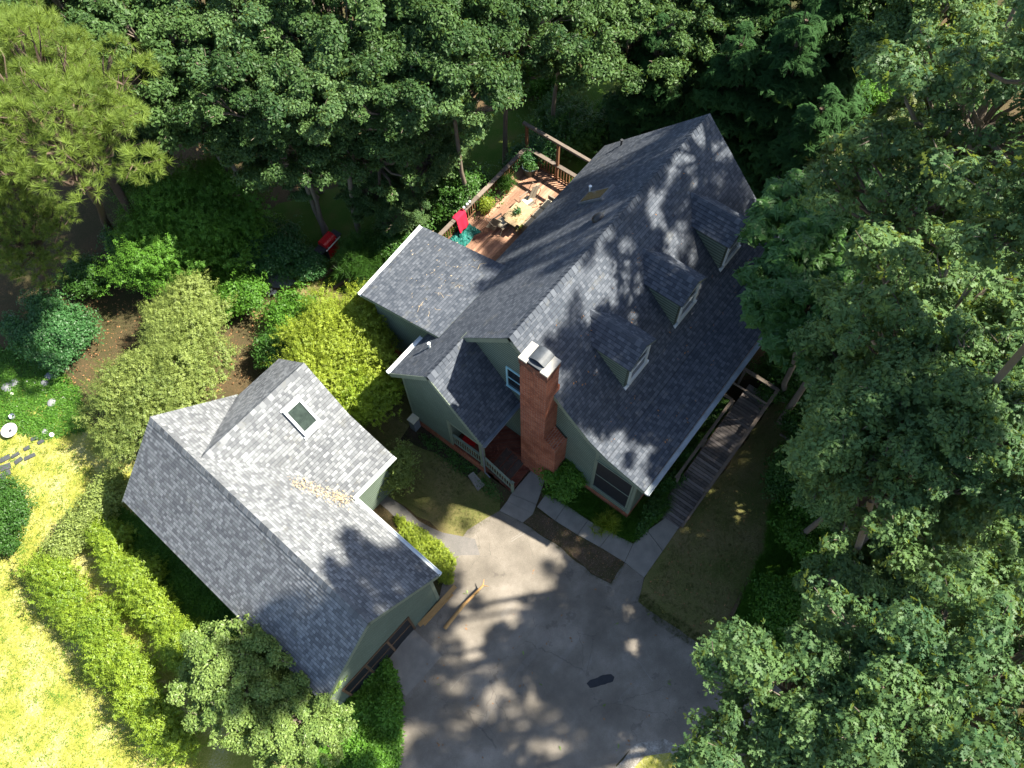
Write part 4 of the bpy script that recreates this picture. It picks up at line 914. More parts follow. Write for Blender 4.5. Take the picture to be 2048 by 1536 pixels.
for x, y, h in ((3, -7.5, .9), (4.8, -7.5, 1.1), (6.5, -7.5, 1.3), (8.15, -7.5, 1.48), (2.7, -6.35, .95), (4.6, -6.35, 1.2), (6.65, -6.35, 1.4), (8.15, -6.0, 1.48)):
    m = MB(RO); m.box((x, y-.05, 0), (x+.09, y+.04, h)); m.build('post', M_RAILG, rp)

# ================================================================== SMALL THINGS ROUND THE HOUSE
c = at(827, 836, .95); e = place('utility_box', c[0]-.02, c[1], 0, 0, 'grey utility box with a tan top against the brick base', 'utility box')
m = LM(); m.box((-.17, -.15, 0), (.17, .15, .88)); m.box((-.172, -.1, .3), (-.168, .1, .7)); m.build('cabinet', M_FLASH, e); m = LM(); m.box((-.2, -.18, .88), (.2, .18, .95)); m.lathe((.02, .02, .95), [(.05, 0), (.05, .02), (0, .021)], 12); m.build('top', M_CUSH, e)
e = place('splash_block', *at(952, 962, .05)[:2], 0, math.radians(-105), 'rough concrete splash block on the grass under the downspout', 'splash block')
m = LM(); m.add([(-.38, -.14, .02), (.38, -.19, .02), (.38, .19, .02), (-.38, .14, .02), (-.38, -.14, .12), (.38, -.19, .07), (.38, .19, .07), (-.38, .14, .12), (-.33, -.1, .1), (.36, -.15, .04), (.36, .15, .04), (-.33, .1, .1)], [(3, 2, 1, 0), (0, 1, 5, 4), (1, 2, 6, 5), (2, 3, 7, 6), (3, 0, 4, 7), (4, 5, 9, 8), (5, 6, 10, 9), (6, 7, 11, 10), (7, 4, 8, 11), (8, 9, 10, 11)]); m.build('block', M_CONC, e)
c = at(941, 880, .8); e = place('tool_box', c[0], c[1], .735, .2, 'red box standing on the brick porch floor', 'box'); m = LM(); m.box((-.18, -.26, 0), (.18, .26, .24)); m.build('body', M_RED, e); m = LM(); m.box((-.19, -.27, .24), (.19, .27, .29)); m.tube([(0, -.1, .29), (0, -.1, .34), (0, .1, .34), (0, .1, .29)], .012, 6); m.build('lid', M_RED, e)
m = MB(); P = [at(a, b, .12) for a, b in ((714, 990), (753, 963), (778, 974), (736, 1012))]
for i in range(5): a = P[0]+(P[3]-P[0])*(i+.5)/5; b = P[1]+(P[2]-P[1])*(i+.5)/5; m.beam(a, b, .13, .04)
o = m.build('wooden_step', M_RAIL); tag(o, 'low plank step at the garage side door', 'step')
def lumber(a, b, za, zb, w, h, label, mat=M_LUMBER):
    A = at(*a, za); B = at(*b, zb); m = MB(A); m.beam(A, B, w, h); o = m.build('plank', mat); o.location = tuple(A); tag(o, label, 'plank', 'planks beside the garage door')
lumber((911, 1172), (838, 1251), .45, .10, .16, .05, 'widest yellow plank lying along the garage gable')
lumber((905, 1188), (848, 1250), .25, .06, .09, .06, 'thin plank on the driveway side of the wide yellow plank')
lumber((900, 1181), (845, 1240), .30, .09, .05, .05, 'narrow batten between the two yellow planks')
A = at(966, 1171, .35); B = at(889, 1257, .08); mid = (A+B)/2+np.array([.03, .05, .05]); m = MB(A); m.tube([A, A*.6+B*.4+np.array([0, .04, .02]), mid, B], [.04, .06, .065, .075], 8); m.tube([A*.75+B*.25, A*.75+B*.25+np.array([.25, -.12, .25])], [.025, .01], 5); m.tube([A, A+np.array([.2, .1, .15])], [.03, .008], 5); m.tube([A, A+np.array([.1, -.22, .1])], [.025, .008], 5)
o = m.build('log', M_LUMBER); o.location = tuple(A); tag(o, 'long bare branch lying across the sunlit driveway', 'log')
# landscape timbers
for i, (a, b, lb) in enumerate((((1462, 1232), (1500, 1158), 'old timber edging the front lawn beside the ferns'), ((1450, 1262), (1494, 1292), 'short timber at the driveway end of the fern bed'), ((640, 560), (700, 505), 'dark timber edging the path beside the grill'), ((655, 585), (735, 535), 'second dark timber lower on the grill path'), ((1560, 868), (1585, 884), 'short pale log on the lawn under the oak'))):
    A = at(*a, .08); B = at(*b, .08); m = MB(A); m.beam(A, B, .14, .14) if i < 4 else m.tube([A, B], .06, 8); o = m.build('timber', M_TIMBER if i < 4 else M_BARK); o.location = tuple(A); tag(o, lb, 'timber')
# stepping stones on the left lawn
labs = ['stepping stone at the left edge, upper one of the pair by the white streak', 'large square stepping stone at the left edge of the lawn', 'stepping stone cut by the left edge of the photo', 'narrow stepping stone beside the one cut by the left edge', 'thin dark stepping stone upper right of the square one', 'stepping stone right of the large square one', 'longest stepping stone, right end of the group', 'stepping stone nearest the white ring, left one', 'stepping stone nearest the white ring, right one', 'cracked stepping stone with grass over it']
for i, (px, py, w, h) in enumerate(((11, 918, .42, .22), (12, 935, .42, .28), (3, 956, .35, .3), (17, 946, .2, .25), (32, 911, .35, .14), (38, 922, .34, .18), (61, 914, .46, .16), (70, 878, .3, .16), (83, 884, .28, .15), (55, 897, .25, .16))):
    c = at(px, py, .0); rg = random.Random(i); m = LM(); P = [(sx*w/2*rg.uniform(.9, 1.05), sy*h/2*rg.uniform(.9, 1.05), .07) for sx, sy in ((-1, -1), (1, -1), (1, 1), (-1, 1))]; m.slab(P, (0, 0, 1), .08)
    o = m.build('stepping_stone', M_SLATE); o.location = tuple(c); o.rotation_euler = (0, 0, rg.uniform(-.2, .2)-.35); tag(o, labs[i], 'stepping stone', 'stepping stones on the left lawn')
c = at(20, 862, .15); e = place('basin', c[0], c[1], 0, 0, 'round white basin with a dark centre on the sunlit lawn', 'basin')
m = LM(); m.lathe((0, 0, 0), [(.2, 0), (.22, .1), (.33, .2), (.34, .25), (.30, .25), (.08, .2), (.07, .12)], 24); m.build('bowl', M_STONEW, e, True); m = LM(); m.lathe((0, 0, .15), [(.09, 0), (0, .002)], 12); m.build('drain', M_DARK, e)
c = at(24, 833, .2); e = place('bucket', c[0], c[1], 0, 0, 'small grey bucket above the white basin', 'bucket'); m = LM(); m.lathe((0, 0, 0), [(0, 0), (.09, 0), (.12, .26), (.13, .26), (.11, .03), (0, .03)], 16); m.build('body', M_STEEL, e, True); m = LM(); m.tube([(-.12, 0, .25), (-.08, .08, .3), (.08, .08, .3), (.12, 0, .25)], .008, 5); m.build('handle', M_DARK, e)
c = at(104, 870, .05); m = LM(); m.lathe((0, 0, 0), [(.04, .0), (.04, .06), (.09, .08), (.10, 0)], 16); o = m.build('ring', M_STONEW, None, True); o.location = tuple(c); tag(o, 'tiny white ring lying in the dim grass', 'ring')
A = at(22, 812, .05); B = at(55, 814, .05); m = MB(A); m.tube([A, B], .018, 6); o = m.build('stick', M_STONEW); o.location = tuple(A); tag(o, 'thin white stick on the grass at the far left', 'stick')
A = at(20, 633, .1); B = at(30, 643, .1); m = MB(A); m.beam(A, B, .16, .14); m.beam(A+np.array([0, 0, .08]), A*.5+B*.5+np.array([0, 0, .08]), .1, .03); o = m.build('cinder_block', M_STONE); o.location = tuple(A); tag(o, 'grey cinder block on the brown slope at far left', 'block')
for i, (px, py, r, w) in enumerate(((31, 766, .22, 0), (15, 776, .24, 0), (90, 768, .18, 0), (100, 752, .2, 0), (104, 806, .2, 0), (90, 865, .16, 0), (55, 762, .08, 1), (84, 779, .08, 1), (92, 785, .07, 1), (24, 788, .09, 1), (128, 796, .08, 1), (70, 766, .07, 1))):
    c = at(px, py, 0); bm = bmesh.new(); bmesh.ops.create_icosphere(bm, subdivisions=2, radius=r)
    for v in bm.verts: v.co *= 1+.25*mn.noise(v.co*5+Vector((i, 0, 0))); v.co.z *= .5
    me = bpy.data.meshes.new('rock'); bm.to_mesh(me); bm.free(); o = link_obj('rock', me, None, [M_STONEW if w else M_STONE]); o.location = (c[0], c[1], r*.2)
    tag(o, ('small white rock' if w else 'dark grey rock')+[' left of the vine shrub trail', ' cut by the left edge of the garden', ' directly under the vine shrub', ' closest to the vine shrub', ' near the orange leaf litter', ' just above the white ring', ' between two dark rocks', ' in the pair below the vine shrub, upper', ' in the pair below the vine shrub, lower', ' near the left edge of the garden', ' beside the myrtle tree', ' left of the pair of white rocks'][i], 'rock', 'rocks in the left garden')
# round planter and flagstone near the grill path
c = at(525, 580, .2); pot('round_planter', c[0], c[1], 0, .42, .38, M_STONE, 'round stone planter filled with green plants', L_SHR, 120, .4, .15, 'small', 12, 'planter')
o = sheet('flagstone_pad', [(530, 555), (545, 540), (570, 542), (590, 562), (578, 576), (545, 575)], .05, M_STONE, wob=.03, kind=None); tag(o, 'flat grey stone pad beside the round planter', 'paving pad')
for i, (px, py) in enumerate(((541, 580), (546, 587), (538, 590), (550, 584), (500, 600), (515, 602), (492, 600))):
    c = at(px, py, 0); bm = bmesh.new(); bmesh.ops.create_icosphere(bm, subdivisions=2, radius=.10)
    for v in bm.verts: v.co *= 1+.25*mn.noise(v.co*8+Vector((i, 3, 0))); v.co.z *= .6
    me = bpy.data.meshes.new('rock'); bm.to_mesh(me); bm.free(); o = link_obj('rock', me, None, [M_STONEW]); o.location = (c[0], c[1], .03); tag(o, 'small pale rock ' + ['touching the round planter rim at its right', 'below the one touching the planter rim', 'directly under the round planter', 'between the round planter and the yellow tree', 'left of the planter in the thin stone line', 'right end of the thin stone line', 'left end of the thin stone line by the myrtle'][i], 'rock', 'border rocks by the round planter')
# tar patch on the driveway
c = at(1200, 1362, .02); pts = [(1173, 1367), (1180, 1360), (1190, 1357), (1205, 1350), (1222, 1348), (1229, 1354), (1226, 1363), (1210, 1369), (1195, 1373), (1180, 1376)]
sheet('tar_patch', pts, .024, simple('fresh_tar', (0.02, 0.022, 0.026), .6, .2, 6), 'black tar patch on the asphalt driveway', wob=.015, sub=.1)
m = MB()
for (pts, w) in (([(1023, 1083), (1035, 1075), (1050, 1066)], .03), ([(1022, 1078), (1036, 1070), (1048, 1060)], .02), ([(1265, 1315), (1280, 1325), (1292, 1345), (1305, 1362)], .02), ([(900, 1380), (925, 1350), (940, 1345)], .02)):
    P = [at(a, b, .021) for a, b in pts]
    for a, b in zip(P, P[1:]): m.beam(a, b, w, .004)
o = m.build('driveway_cracks', M_CONC); o['kind'] = 'structure'; o['label'] = 'pale sealed cracks across the asphalt'

# ================================================================== SHRUBS, HEDGES, GROUND COVER
mound('round_bush', 'dense round green bush beside the brick chimney', 'bush', scatter_blobs(*at(1133, 948, .9), .75, .75, 16, (.35, .5), 3), 2000, 'vine', L_LUSH, seed=4)
mound('deck_shrub', 'dark green shrub behind the pergola beam', 'shrub', scatter_blobs(*at(1130, 258, 1.0), 1.6, .9, 22, (.5, .8), 5), 2200, 'twig', L_SHR, seed=5, smin=1, smax=1.5)
mound('climbing_vine', 'leafy vine climbing the corner post of the deck', 'vine', px_blobs([(1065, 290, 1.7, .45, .5), (1085, 300, 1.7, .4, .4), (1060, 320, 1.5, .35, .4), (1100, 320, 1.4, .3, .3), (1040, 305, 1.6, .35, .3), (1020, 330, 1.5, .3, .25), (1110, 280, 1.3, .5, .4)]), 1000, 'vine', L_VINE, seed=6)
mound('railing_shrub', 'speckled green shrub outside the deck railing', 'shrub', scatter_blobs(*at(915, 385, 1.3), 1.2, 1.1, 18, (.45, .7), 7), 2300, 'small', L_SHR, seed=7, smin=1, smax=1.6)
mound('corner_shrub', 'bright green shrub between the grill and the back roof corner', 'shrub', scatter_blobs(*at(722, 515, .9), .85, .7, 14, (.35, .55), 8), 1500, 'lily', L_SHR, seed=8, smin=.5, smax=.9)
mound('broad_shrub', 'broad green shrub mass below the tall hardwoods', 'shrub', scatter_blobs(*at(375, 445, 2.2), 3.3, 1.3, 44, (.6, 1.0), 9, .8), 8500, 'twig', L_LUSH, seed=9, smin=1, smax=1.5)
mound('low_shrub', 'low dark green shrub beside the lit shrub mass', 'shrub', scatter_blobs(*at(350, 520, 1.0), 1.9, 1.1, 26, (.6, .9), 10), 3600, 'twig', L_LUSH, seed=10, smin=1, smax=1.4)
mound('garden_shrub', 'blue green shrub left of the red grill', 'shrub', scatter_blobs(*at(545, 500, .7), 1.3, .7, 18, (.45, .7), 11), 2200, 'small', L_VINE, seed=11, smin=1, smax=1.5)
mound('path_shrub', 'small shrub between the grill path and the yellow tree', 'shrub', scatter_blobs(*at(615, 530, .5), .7, .45, 12, (.3, .45), 12), 800, 'small', L_VINE, seed=12)
mound('vine_shrub', 'rounded vine covered shrub at the far left garden', 'shrub', scatter_blobs(*at(98, 668, .9), 1.45, 1.0, 26, (.4, .7), 13), 4200, 'small', L_VINE, seed=13, smin=1, smax=1.4)
mound('trunk_ivy', 'ivy growing round the foot of the leaning pine', 'ivy', px_blobs([(240, 500, .9, .5, .8), (250, 520, .5, .6, .5), (228, 480, 1.6, .35, .6), (262, 540, .4, .5, .4)]), 900, 'vine', L_VINE, seed=14)
mound('round_hedge', 'round clipped hedge at the left edge of the bright lawn', 'hedge', scatter_blobs(*at(-10, 1035, .9), 1.25, .9, 24, (.45, .7), 15), 4200, 'small', L_SHR, seed=15)
def hedge(name, label, pts, r, z, n, seed, mat=L_HEDGE, proto='twig', rzf=1.0):
    rs = np.random.RandomState(seed); P = [at(a, b, z) for a, b in pts]; B = []
    for a, b in zip(P, P[1:]):
        L = np.linalg.norm(b-a); k = max(2, int(L/.35))
        for i in range(k):
            q = a+(b-a)*i/k+np.array([rs.uniform(-.5, .5)*r, rs.uniform(-.5, .5)*r, rs.uniform(-.3, .15)]); s = r*rs.uniform(.5, .85); B.append((q[0], q[1], q[2], s, s, s*rzf))
            B.append((q[0]+rs.uniform(-.7, .7)*r, q[1]+rs.uniform(-.7, .7)*r, z*.45, s, s, z*.45))
    return mound(name, label, 'hedge', B, n, proto, mat, 'hedge rows left of the garage', seed, upb=.7)
for i, (px, py, z, r_, lb) in enumerate(((1610, 960, .9, 1.3, 'undergrowth shrub at the top of the fern bed'), (1650, 1080, .9, 1.3, 'undergrowth shrub behind the middle of the fern bed'), (1660, 850, 1.0, 1.5, 'undergrowth shrub at the far end of the front lawn'), (1590, 1220, .8, 1.0, 'undergrowth shrub at the lower end of the fern bed'), (1570, 760, .8, 1.0, 'undergrowth shrub beside the ramp corner'), (595, 640, .7, 1.1, 'low green shrub between the two lawns by the golden tree'), (560, 700, .7, .9, 'low shrub behind the garage gable'), (480, 590, .8, 1.0, 'low shrub left of the round planter'), (180, 560, .5, .8, 'low shrub on the brown slope'), (470, 470, 1.0, 1.5, 'green shrub mass above the garden shrub'), (800, 480, .9, 1.0, 'green shrub outside the back roof corner'), (1745, 190, 1.2, 1.8, 'undergrowth shrub between the cedars and the top right trees'), (1900, 210, 1.2, 1.8, 'undergrowth shrub under the top right oak'), (1090, 150, .9, 1.4, 'undergrowth shrub at the far side of the back lawn'))):
    mound('undergrowth_shrub', lb, 'shrub', scatter_blobs(*at(px, py, z), r_, z*.9, 16, (.45, .7), 80+i), int(1300*r_*r_), 'small', L_LUSH if i % 2 else L_SHR, 'undergrowth shrubs', seed=80+i, smin=1, smax=1.5)
hedge('hedge_row', 'outer yellow green hedge row casting shade on the lawn', [(70, 1125), (130, 1195), (200, 1280), (260, 1370), (320, 1440), (360, 1500)], .62, 1.2, 9500, 16)
hedge('hedge_row', 'inner yellow green hedge row nearest the garage', [(195, 1060), (235, 1130), (290, 1200), (340, 1270), (380, 1330)], .55, 1.2, 7000, 17)
mound('mixed_shrub', 'pale tangled shrub where the hedge rows meet the garage corner', 'shrub', px_blobs([(215, 990, .9, .5, .5), (190, 1020, .9, .5, .5), (165, 1050, .8, .5, .5), (140, 1080, .7, .45, .4), (225, 960, .7, .4, .4), (120, 1100, .7, .4, .4)]), 2300, 'small', L_MYR, seed=18)
def cover(name, label, poly, n, proto, mat, zmax, seed, smin=.8, smax=1.2, kind='stuff', px=True, up=1.4, zb=0.0):
    rs = np.random.RandomState(seed); P = np.array([at(a, b, zb)[:2] if px else (a, b) for a, b in poly]); lo, hi = P.min(0), P.max(0); pts = []
    while len(pts) < n:
        q = rs.uniform(lo, hi, (n*2, 2)); ins = np.zeros(len(q), bool); j = len(P)-1
        for i in range(len(P)):
            xi, yi = P[i]; xj, yj = P[j]; cnd = ((yi > q[:, 1]) != (yj > q[:, 1])) & (q[:, 0] < (xj-xi)*(q[:, 1]-yi)/(yj-yi+1e-12)+xi); ins ^= cnd; j = i
        pts += list(q[ins])
    q = np.array(pts[:n]); cl = np.array([mn.noise(Vector((a*1.3, b*1.3, seed))) for a, b in q]); z = zmax*np.clip(.45+cl*1.2, .08, 1)*rs.uniform(.3, 1, n)
    C = np.column_stack([q, z]); nn = rs.normal(size=(n, 3))*.45+np.array([0, 0, up]); c0 = C.mean(0); c0[2] = 0
    o = link_obj(name, foliage_mesh(name, proto, C-c0, nn, mat, seed, smin, smax)); o.location = (c0[0], c0[1], zb); return tag(o, label, name.replace('_', ' '), None, kind)
cover('garage_ivy', 'dark green ground cover between the garage and the inner hedge', [(225, 1010), (300, 1050), (420, 1170), (500, 1250), (440, 1290), (380, 1300), (290, 1180), (200, 1080)], 6500, 'small', L_LUSH, .45, 21)
cover('fern_bed', 'deep green leafy bed at the right edge of the front lawn', [(1540, 1010), (1580, 990), (1720, 1020), (1740, 1180), (1560, 1320), (1455, 1265), (1490, 1180), (1530, 1100)], 6500, 'lily', L_LUSH, .25, 22, .45, .85)
cover('front_plants', 'green daylilies and ground cover around the screened porch', [(1085, 985), (1180, 960), (1265, 1015), (1330, 965), (1390, 890), (1425, 895), (1335, 1020), (1264, 1082), (1230, 1068), (1176, 1036), (1120, 1003)], 4200, 'lily', L_LUSH, .12, 23, .35, .75)
cover('ramp_ivy', 'small leaf ivy between the house wall and the ramp', [(1300, 1000), (1440, 800), (1470, 830), (1340, 1000), (1270, 1080)], 3500, 'small', L_SHR, .45, 24)
cover('left_weeds', 'mixed green weeds over the left garden slope', [(-20, 700), (60, 690), (160, 780), (180, 860), (90, 880), (-20, 850)], 4500, 'small', L_LUSH, .12, 25, .6, 1)
cover('yard_vines', 'thick green creeper at the right of the garage corner', [(650, 1420), (735, 1290), (780, 1330), (800, 1400), (800, 1500), (770, 1600), (600, 1620), (600, 1480)], 7000, 'small', L_LUSH, .9, 26, 1, 1.4)
cover('gutter_vine', 'sunlit yellow vine along the garage gutter and path', [(790, 1030), (830, 1050), (880, 1085), (912, 1120), (905, 1175), (880, 1165), (850, 1130), (800, 1075)], 1500, 'twig', L_YEL, .5, 27, .5, .9)
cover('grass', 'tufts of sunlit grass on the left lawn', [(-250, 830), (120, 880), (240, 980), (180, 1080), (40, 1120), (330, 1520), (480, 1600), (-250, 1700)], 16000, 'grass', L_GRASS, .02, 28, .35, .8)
cover('lawn_weeds', 'darker weeds dotted over the bright left lawn', [(-250, 830), (120, 880), (240, 980), (180, 1080), (40, 1120), (330, 1520), (480, 1600), (-250, 1700)], 4600, 'small', L_LUSH, .05, 65, .3, .7)
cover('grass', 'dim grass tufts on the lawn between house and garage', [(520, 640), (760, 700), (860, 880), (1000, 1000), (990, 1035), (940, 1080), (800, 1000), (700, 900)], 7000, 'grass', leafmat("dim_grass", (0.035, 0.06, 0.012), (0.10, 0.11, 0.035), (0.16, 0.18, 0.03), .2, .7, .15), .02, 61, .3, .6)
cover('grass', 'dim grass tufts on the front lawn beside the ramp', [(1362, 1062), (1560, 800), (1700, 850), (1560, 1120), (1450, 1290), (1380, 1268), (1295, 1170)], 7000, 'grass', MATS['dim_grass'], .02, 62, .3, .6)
cover('leaf_litter', 'brown leaves over the ground around the myrtle trees', [(100, 520), (260, 480), (640, 560), (760, 620), (700, 720), (560, 720), (240, 900), (120, 800)], 2600, 'specks', M_DRY, .03, 63, .6, 1.4)
cover('leaf_litter', 'brown leaves on the mulch island by the front walk', [(1069, 1017), (1155, 1070), (1248, 1124), (1220, 1166), (1109, 1084), (1046, 1044)], 350, 'specks', M_DRY, .02, 64, .4, .9)
cover('fallen_sprigs', 'small fallen oak sprigs on the driveway', [(900, 1150), (1000, 1080), (1250, 1180), (1400, 1330), (1390, 1500), (850, 1520), (800, 1400)], 16, 'oak', L_SAP, .03, 70, .6, 1.0)
cover('edge_weeds', 'ragged weeds and leaves along the right driveway border', [(1270, 1195), (1290, 1185), (1330, 1222), (1390, 1262), (1450, 1300), (1560, 1360), (1550, 1380), (1430, 1318), (1370, 1285), (1310, 1245)], 1100, 'grass', MATS['dim_grass'], .02, 66, .4, .9)
cover('edge_weeds', 'brown weeds fringing the mulch island', [(1042, 1044), (1072, 1012), (1160, 1066), (1254, 1122), (1224, 1174), (1180, 1152), (1105, 1090)], 1500, 'grass', MATS['dim_grass'], .02, 67, .35, .7)
cover('leaf_litter', 'fallen leaves and twigs over the front lawn', [(1362, 1062), (1560, 800), (1650, 850), (1560, 1120), (1450, 1290), (1380, 1268), (1295, 1170)], 420, 'specks', M_DRY, .03, 68, .5, 1.2)
cover('leaf_litter', 'fallen leaves over the deck boards', [(905, 470), (1040, 320), (1130, 372), (1000, 510)], 90, 'specks', M_DRYL, .02, 69, .3, .7, zb=DZ)
cover('wing_plants', 'sparse green weeds in the mulch by the wing', [(835, 870), (880, 870), (960, 945), (1010, 990), (1000, 1010), (940, 960), (880, 920)], 420, 'vine', L_SHR, .1, 29, .6, 1)
cover('leaf_litter', 'dry leaves scattered over the driveway', [(900, 1150), (1000, 1080), (1250, 1180), (1400, 1330), (1390, 1500), (850, 1520), (800, 1400)], 130, 'specks', M_DRY, .015, 30, .6, 1.5)
mound('gutter_shrub', 'pale leafy shrub at the cross gable gutter corner', 'shrub', px_blobs([(790, 935, 1.4, .5, .7), (800, 950, 1.0, .5, .6), (775, 960, .9, .4, .5), (806, 915, 1.5, .35, .5)]), 900, 'small', L_MYR, seed=31)
mound('lit_grass_clump', 'bright yellow green grass clump by the front walk', 'grass clump', px_blobs([(1200, 1050, .1, .22, .12), (1215, 1045, .15, .25, .12), (1225, 1050, .1, .2, .1)]), 60, 'lily', L_YEL, seed=32, stems=False, smin=.7, smax=1)
# debris on roofs: leaves and needles
def roof_litter(name, label, fn, n, seed, proto='specks', mat=M_DRY, smin=.5, smax=1.2):
    rs = np.random.RandomState(seed); C = np.array([fn(rs) for _ in range(n)]); nn = rs.normal(size=(n, 3))*.2+np.array([0, .3, 1]); c0 = C.mean(0)
    o = link_obj(name, foliage_mesh(name, proto, C-c0, nn, mat, seed, smin, smax)); o.location = tuple(c0); tag(o, label, 'leaf litter', None, 'stuff')
def lt(rs):
    k = rs.randint(7); cc = [(3.2, 7.2), (2.7, 6.9), (1.0, 5.0), (2.2, 5.0), (1.5, 6.4), (2.6, 6.1), (3.4, 6.3)][k]; x, y = cc[0]+rs.normal()*.35, cc[1]+rs.normal()*.3; x = min(max(x, .1), 3.95); y = min(max(y, 3.7), 7.5); return (x, y, 5.55-(y-3.45)*.2565+.035)
roof_litter('leaf_litter', 'dry twigs and leaves on the low back roof', lt, 150, 41, mat=M_DRYL)
def fr(rs): y = -rs.uniform(.5, 5.7); x = rs.uniform(.5, 11.5); return (x, y, front_z(y)+.035)
roof_litter('leaf_litter', 'loose brown leaves on the front roof slope', fr, 90, 42)
def vl(rs):
    t = rs.rand()**1.3; p = G(6.45-1.6*t+rs.normal()*.12, 2.55-.55*t*1.5+rs.normal()*.16, 0); v = (p-GO)@VD; u = (p-GO)@UD; z = max(HG-v*.963, 4.33-(u-4.3)*.24 if u > 4.3 else 9e9 if False else 4.33+(4.3-u)*1.04); return (p[0], p[1], z+.04)
roof_litter('valley_litter', 'bright dead leaves heaped in the garage roof valley', vl, 260, 43, mat=M_DRYL, smin=.6, smax=1.3)
m = MB()
rg = random.Random(8)
for i in range(42):
    x, y = rg.uniform(.2, 3.8), rg.uniform(4.2, 7.4); z = 5.55-(y-3.45)*.2565+.03; a = rg.uniform(0, 6.28); L = rg.uniform(.15, .55); p = np.array([x, y, z]); d = np.array([math.cos(a), math.sin(a), -.2565*math.sin(a)])*L; w = np.array([-math.sin(a), math.cos(a), 0])*L*rg.uniform(-.3, .3)
    m.tube([p, p+d*.5+w, p+d], [.009, .007, .004], 4)
o = m.build('twigs', M_DRYL); tag(o, 'thin pale twigs scattered on the low back roof', 'twigs', None, 'stuff')
# ================================================================== TREES
exec_trees = True
T = []
def tr(*a, **k): tree(*a, **k)
GR = 'oaks on the right side of the house'
tr('oak_tree', 'tall oak right of the ramp with blue green lobed leaves', 'oak', 1860, 715, 17.2, 2.6, 'oak_a', GR, lean=(3.2, -2.6, 0))
tr('oak_tree', 'oak at the top right whose crown tip is brightly lit', 'oak', 1985, 215, 16.0, 3.2, 'oak_m', GR)
tr('oak_tree', 'oak with a sunlit crown top above the mimosa', 'oak', 1840, 400, 14.5, 2.6, 'oak_m', GR)
tr('oak_tree', 'oak at the right edge halfway down the picture', 'oak', 1985, 540, 12.3, 3.2, 'oak_a', GR, rz=2)
tr('oak_tree', 'broad oak overhanging the front lawn above the fern bed', 'oak', 1790, 945, 16.8, 2.1, 'oak_b', GR, rz=1, lean=(4.5, -3.0, 0))
tr('oak_tree', 'oak at the right edge with creamy lit leaf tips', 'oak', 1990, 850, 18.3, 2.0, 'oak_c', GR, rz=3, lean=(3.5, -3.5, 0))
tr('oak_tree', 'oak below the creamy lit one at the right edge', 'oak', 2010, 980, 13.5, 2.1, 'oak_a', GR, rz=4, lean=(3, -2.5, 0))
tr('oak_tree', 'lower shaded oak at the driveway edge', 'oak', 1740, 1235, 7.5, 2.3, 'oak_b', GR, rz=5)
tr('oak_tree', 'closest oak in the bottom right with very bright leaves', 'oak', 1620, 1455, 16.5, 2.1, 'oak_c', GR, rz=.5, lean=(4.5, -2.5, 0))
tr('oak_tree', 'oak filling the bottom right corner of the picture', 'oak', 1925, 1400, 17.5, 2.3, 'oak_a', GR, rz=1.5, lean=(4.5, -3, 0))
tr('oak_tree', 'dark oak between the two bright bottom right oaks', 'oak', 1760, 1480, 12.5, 2.4, 'oak_b', GR, rz=2.5)
tr('oak_tree', 'shaded oak behind the right edge oaks near the bottom', 'oak', 1960, 1190, 6.5, 3.0, 'oak_c', GR, rz=3.5)
tr('oak_tree', 'mid height oak at the edge of the front lawn', 'oak', 1770, 760, 8.5, 2.7, 'oak_a', GR, rz=.7)
tr('oak_tree', 'mid height oak rising behind the fern bed', 'oak', 1740, 940, 8.0, 2.5, 'oak_b', GR, rz=1.7)
tr('oak_tree', 'mid height oak right of the fern bed and below its taller neighbours', 'oak', 1850, 1130, 7.0, 2.4, 'oak_c', GR, rz=2.7)
tr('mimosa_tree', 'feathery mimosa spreading over the third dormer', 'mimosa', 1670, 480, 8.0, 2.9, 'mim_a', 'mimosas by the house', sz=.9, lean=(.8, -.8, 0))
tr('mimosa_tree', 'feathery mimosa over the ramp corner', 'mimosa', 1610, 620, 8.0, 2.3, 'mim_a', 'mimosas by the house', rz=2, sz=.9, lean=(1.2, -1, 0))
GH = 'hardwoods behind the house'
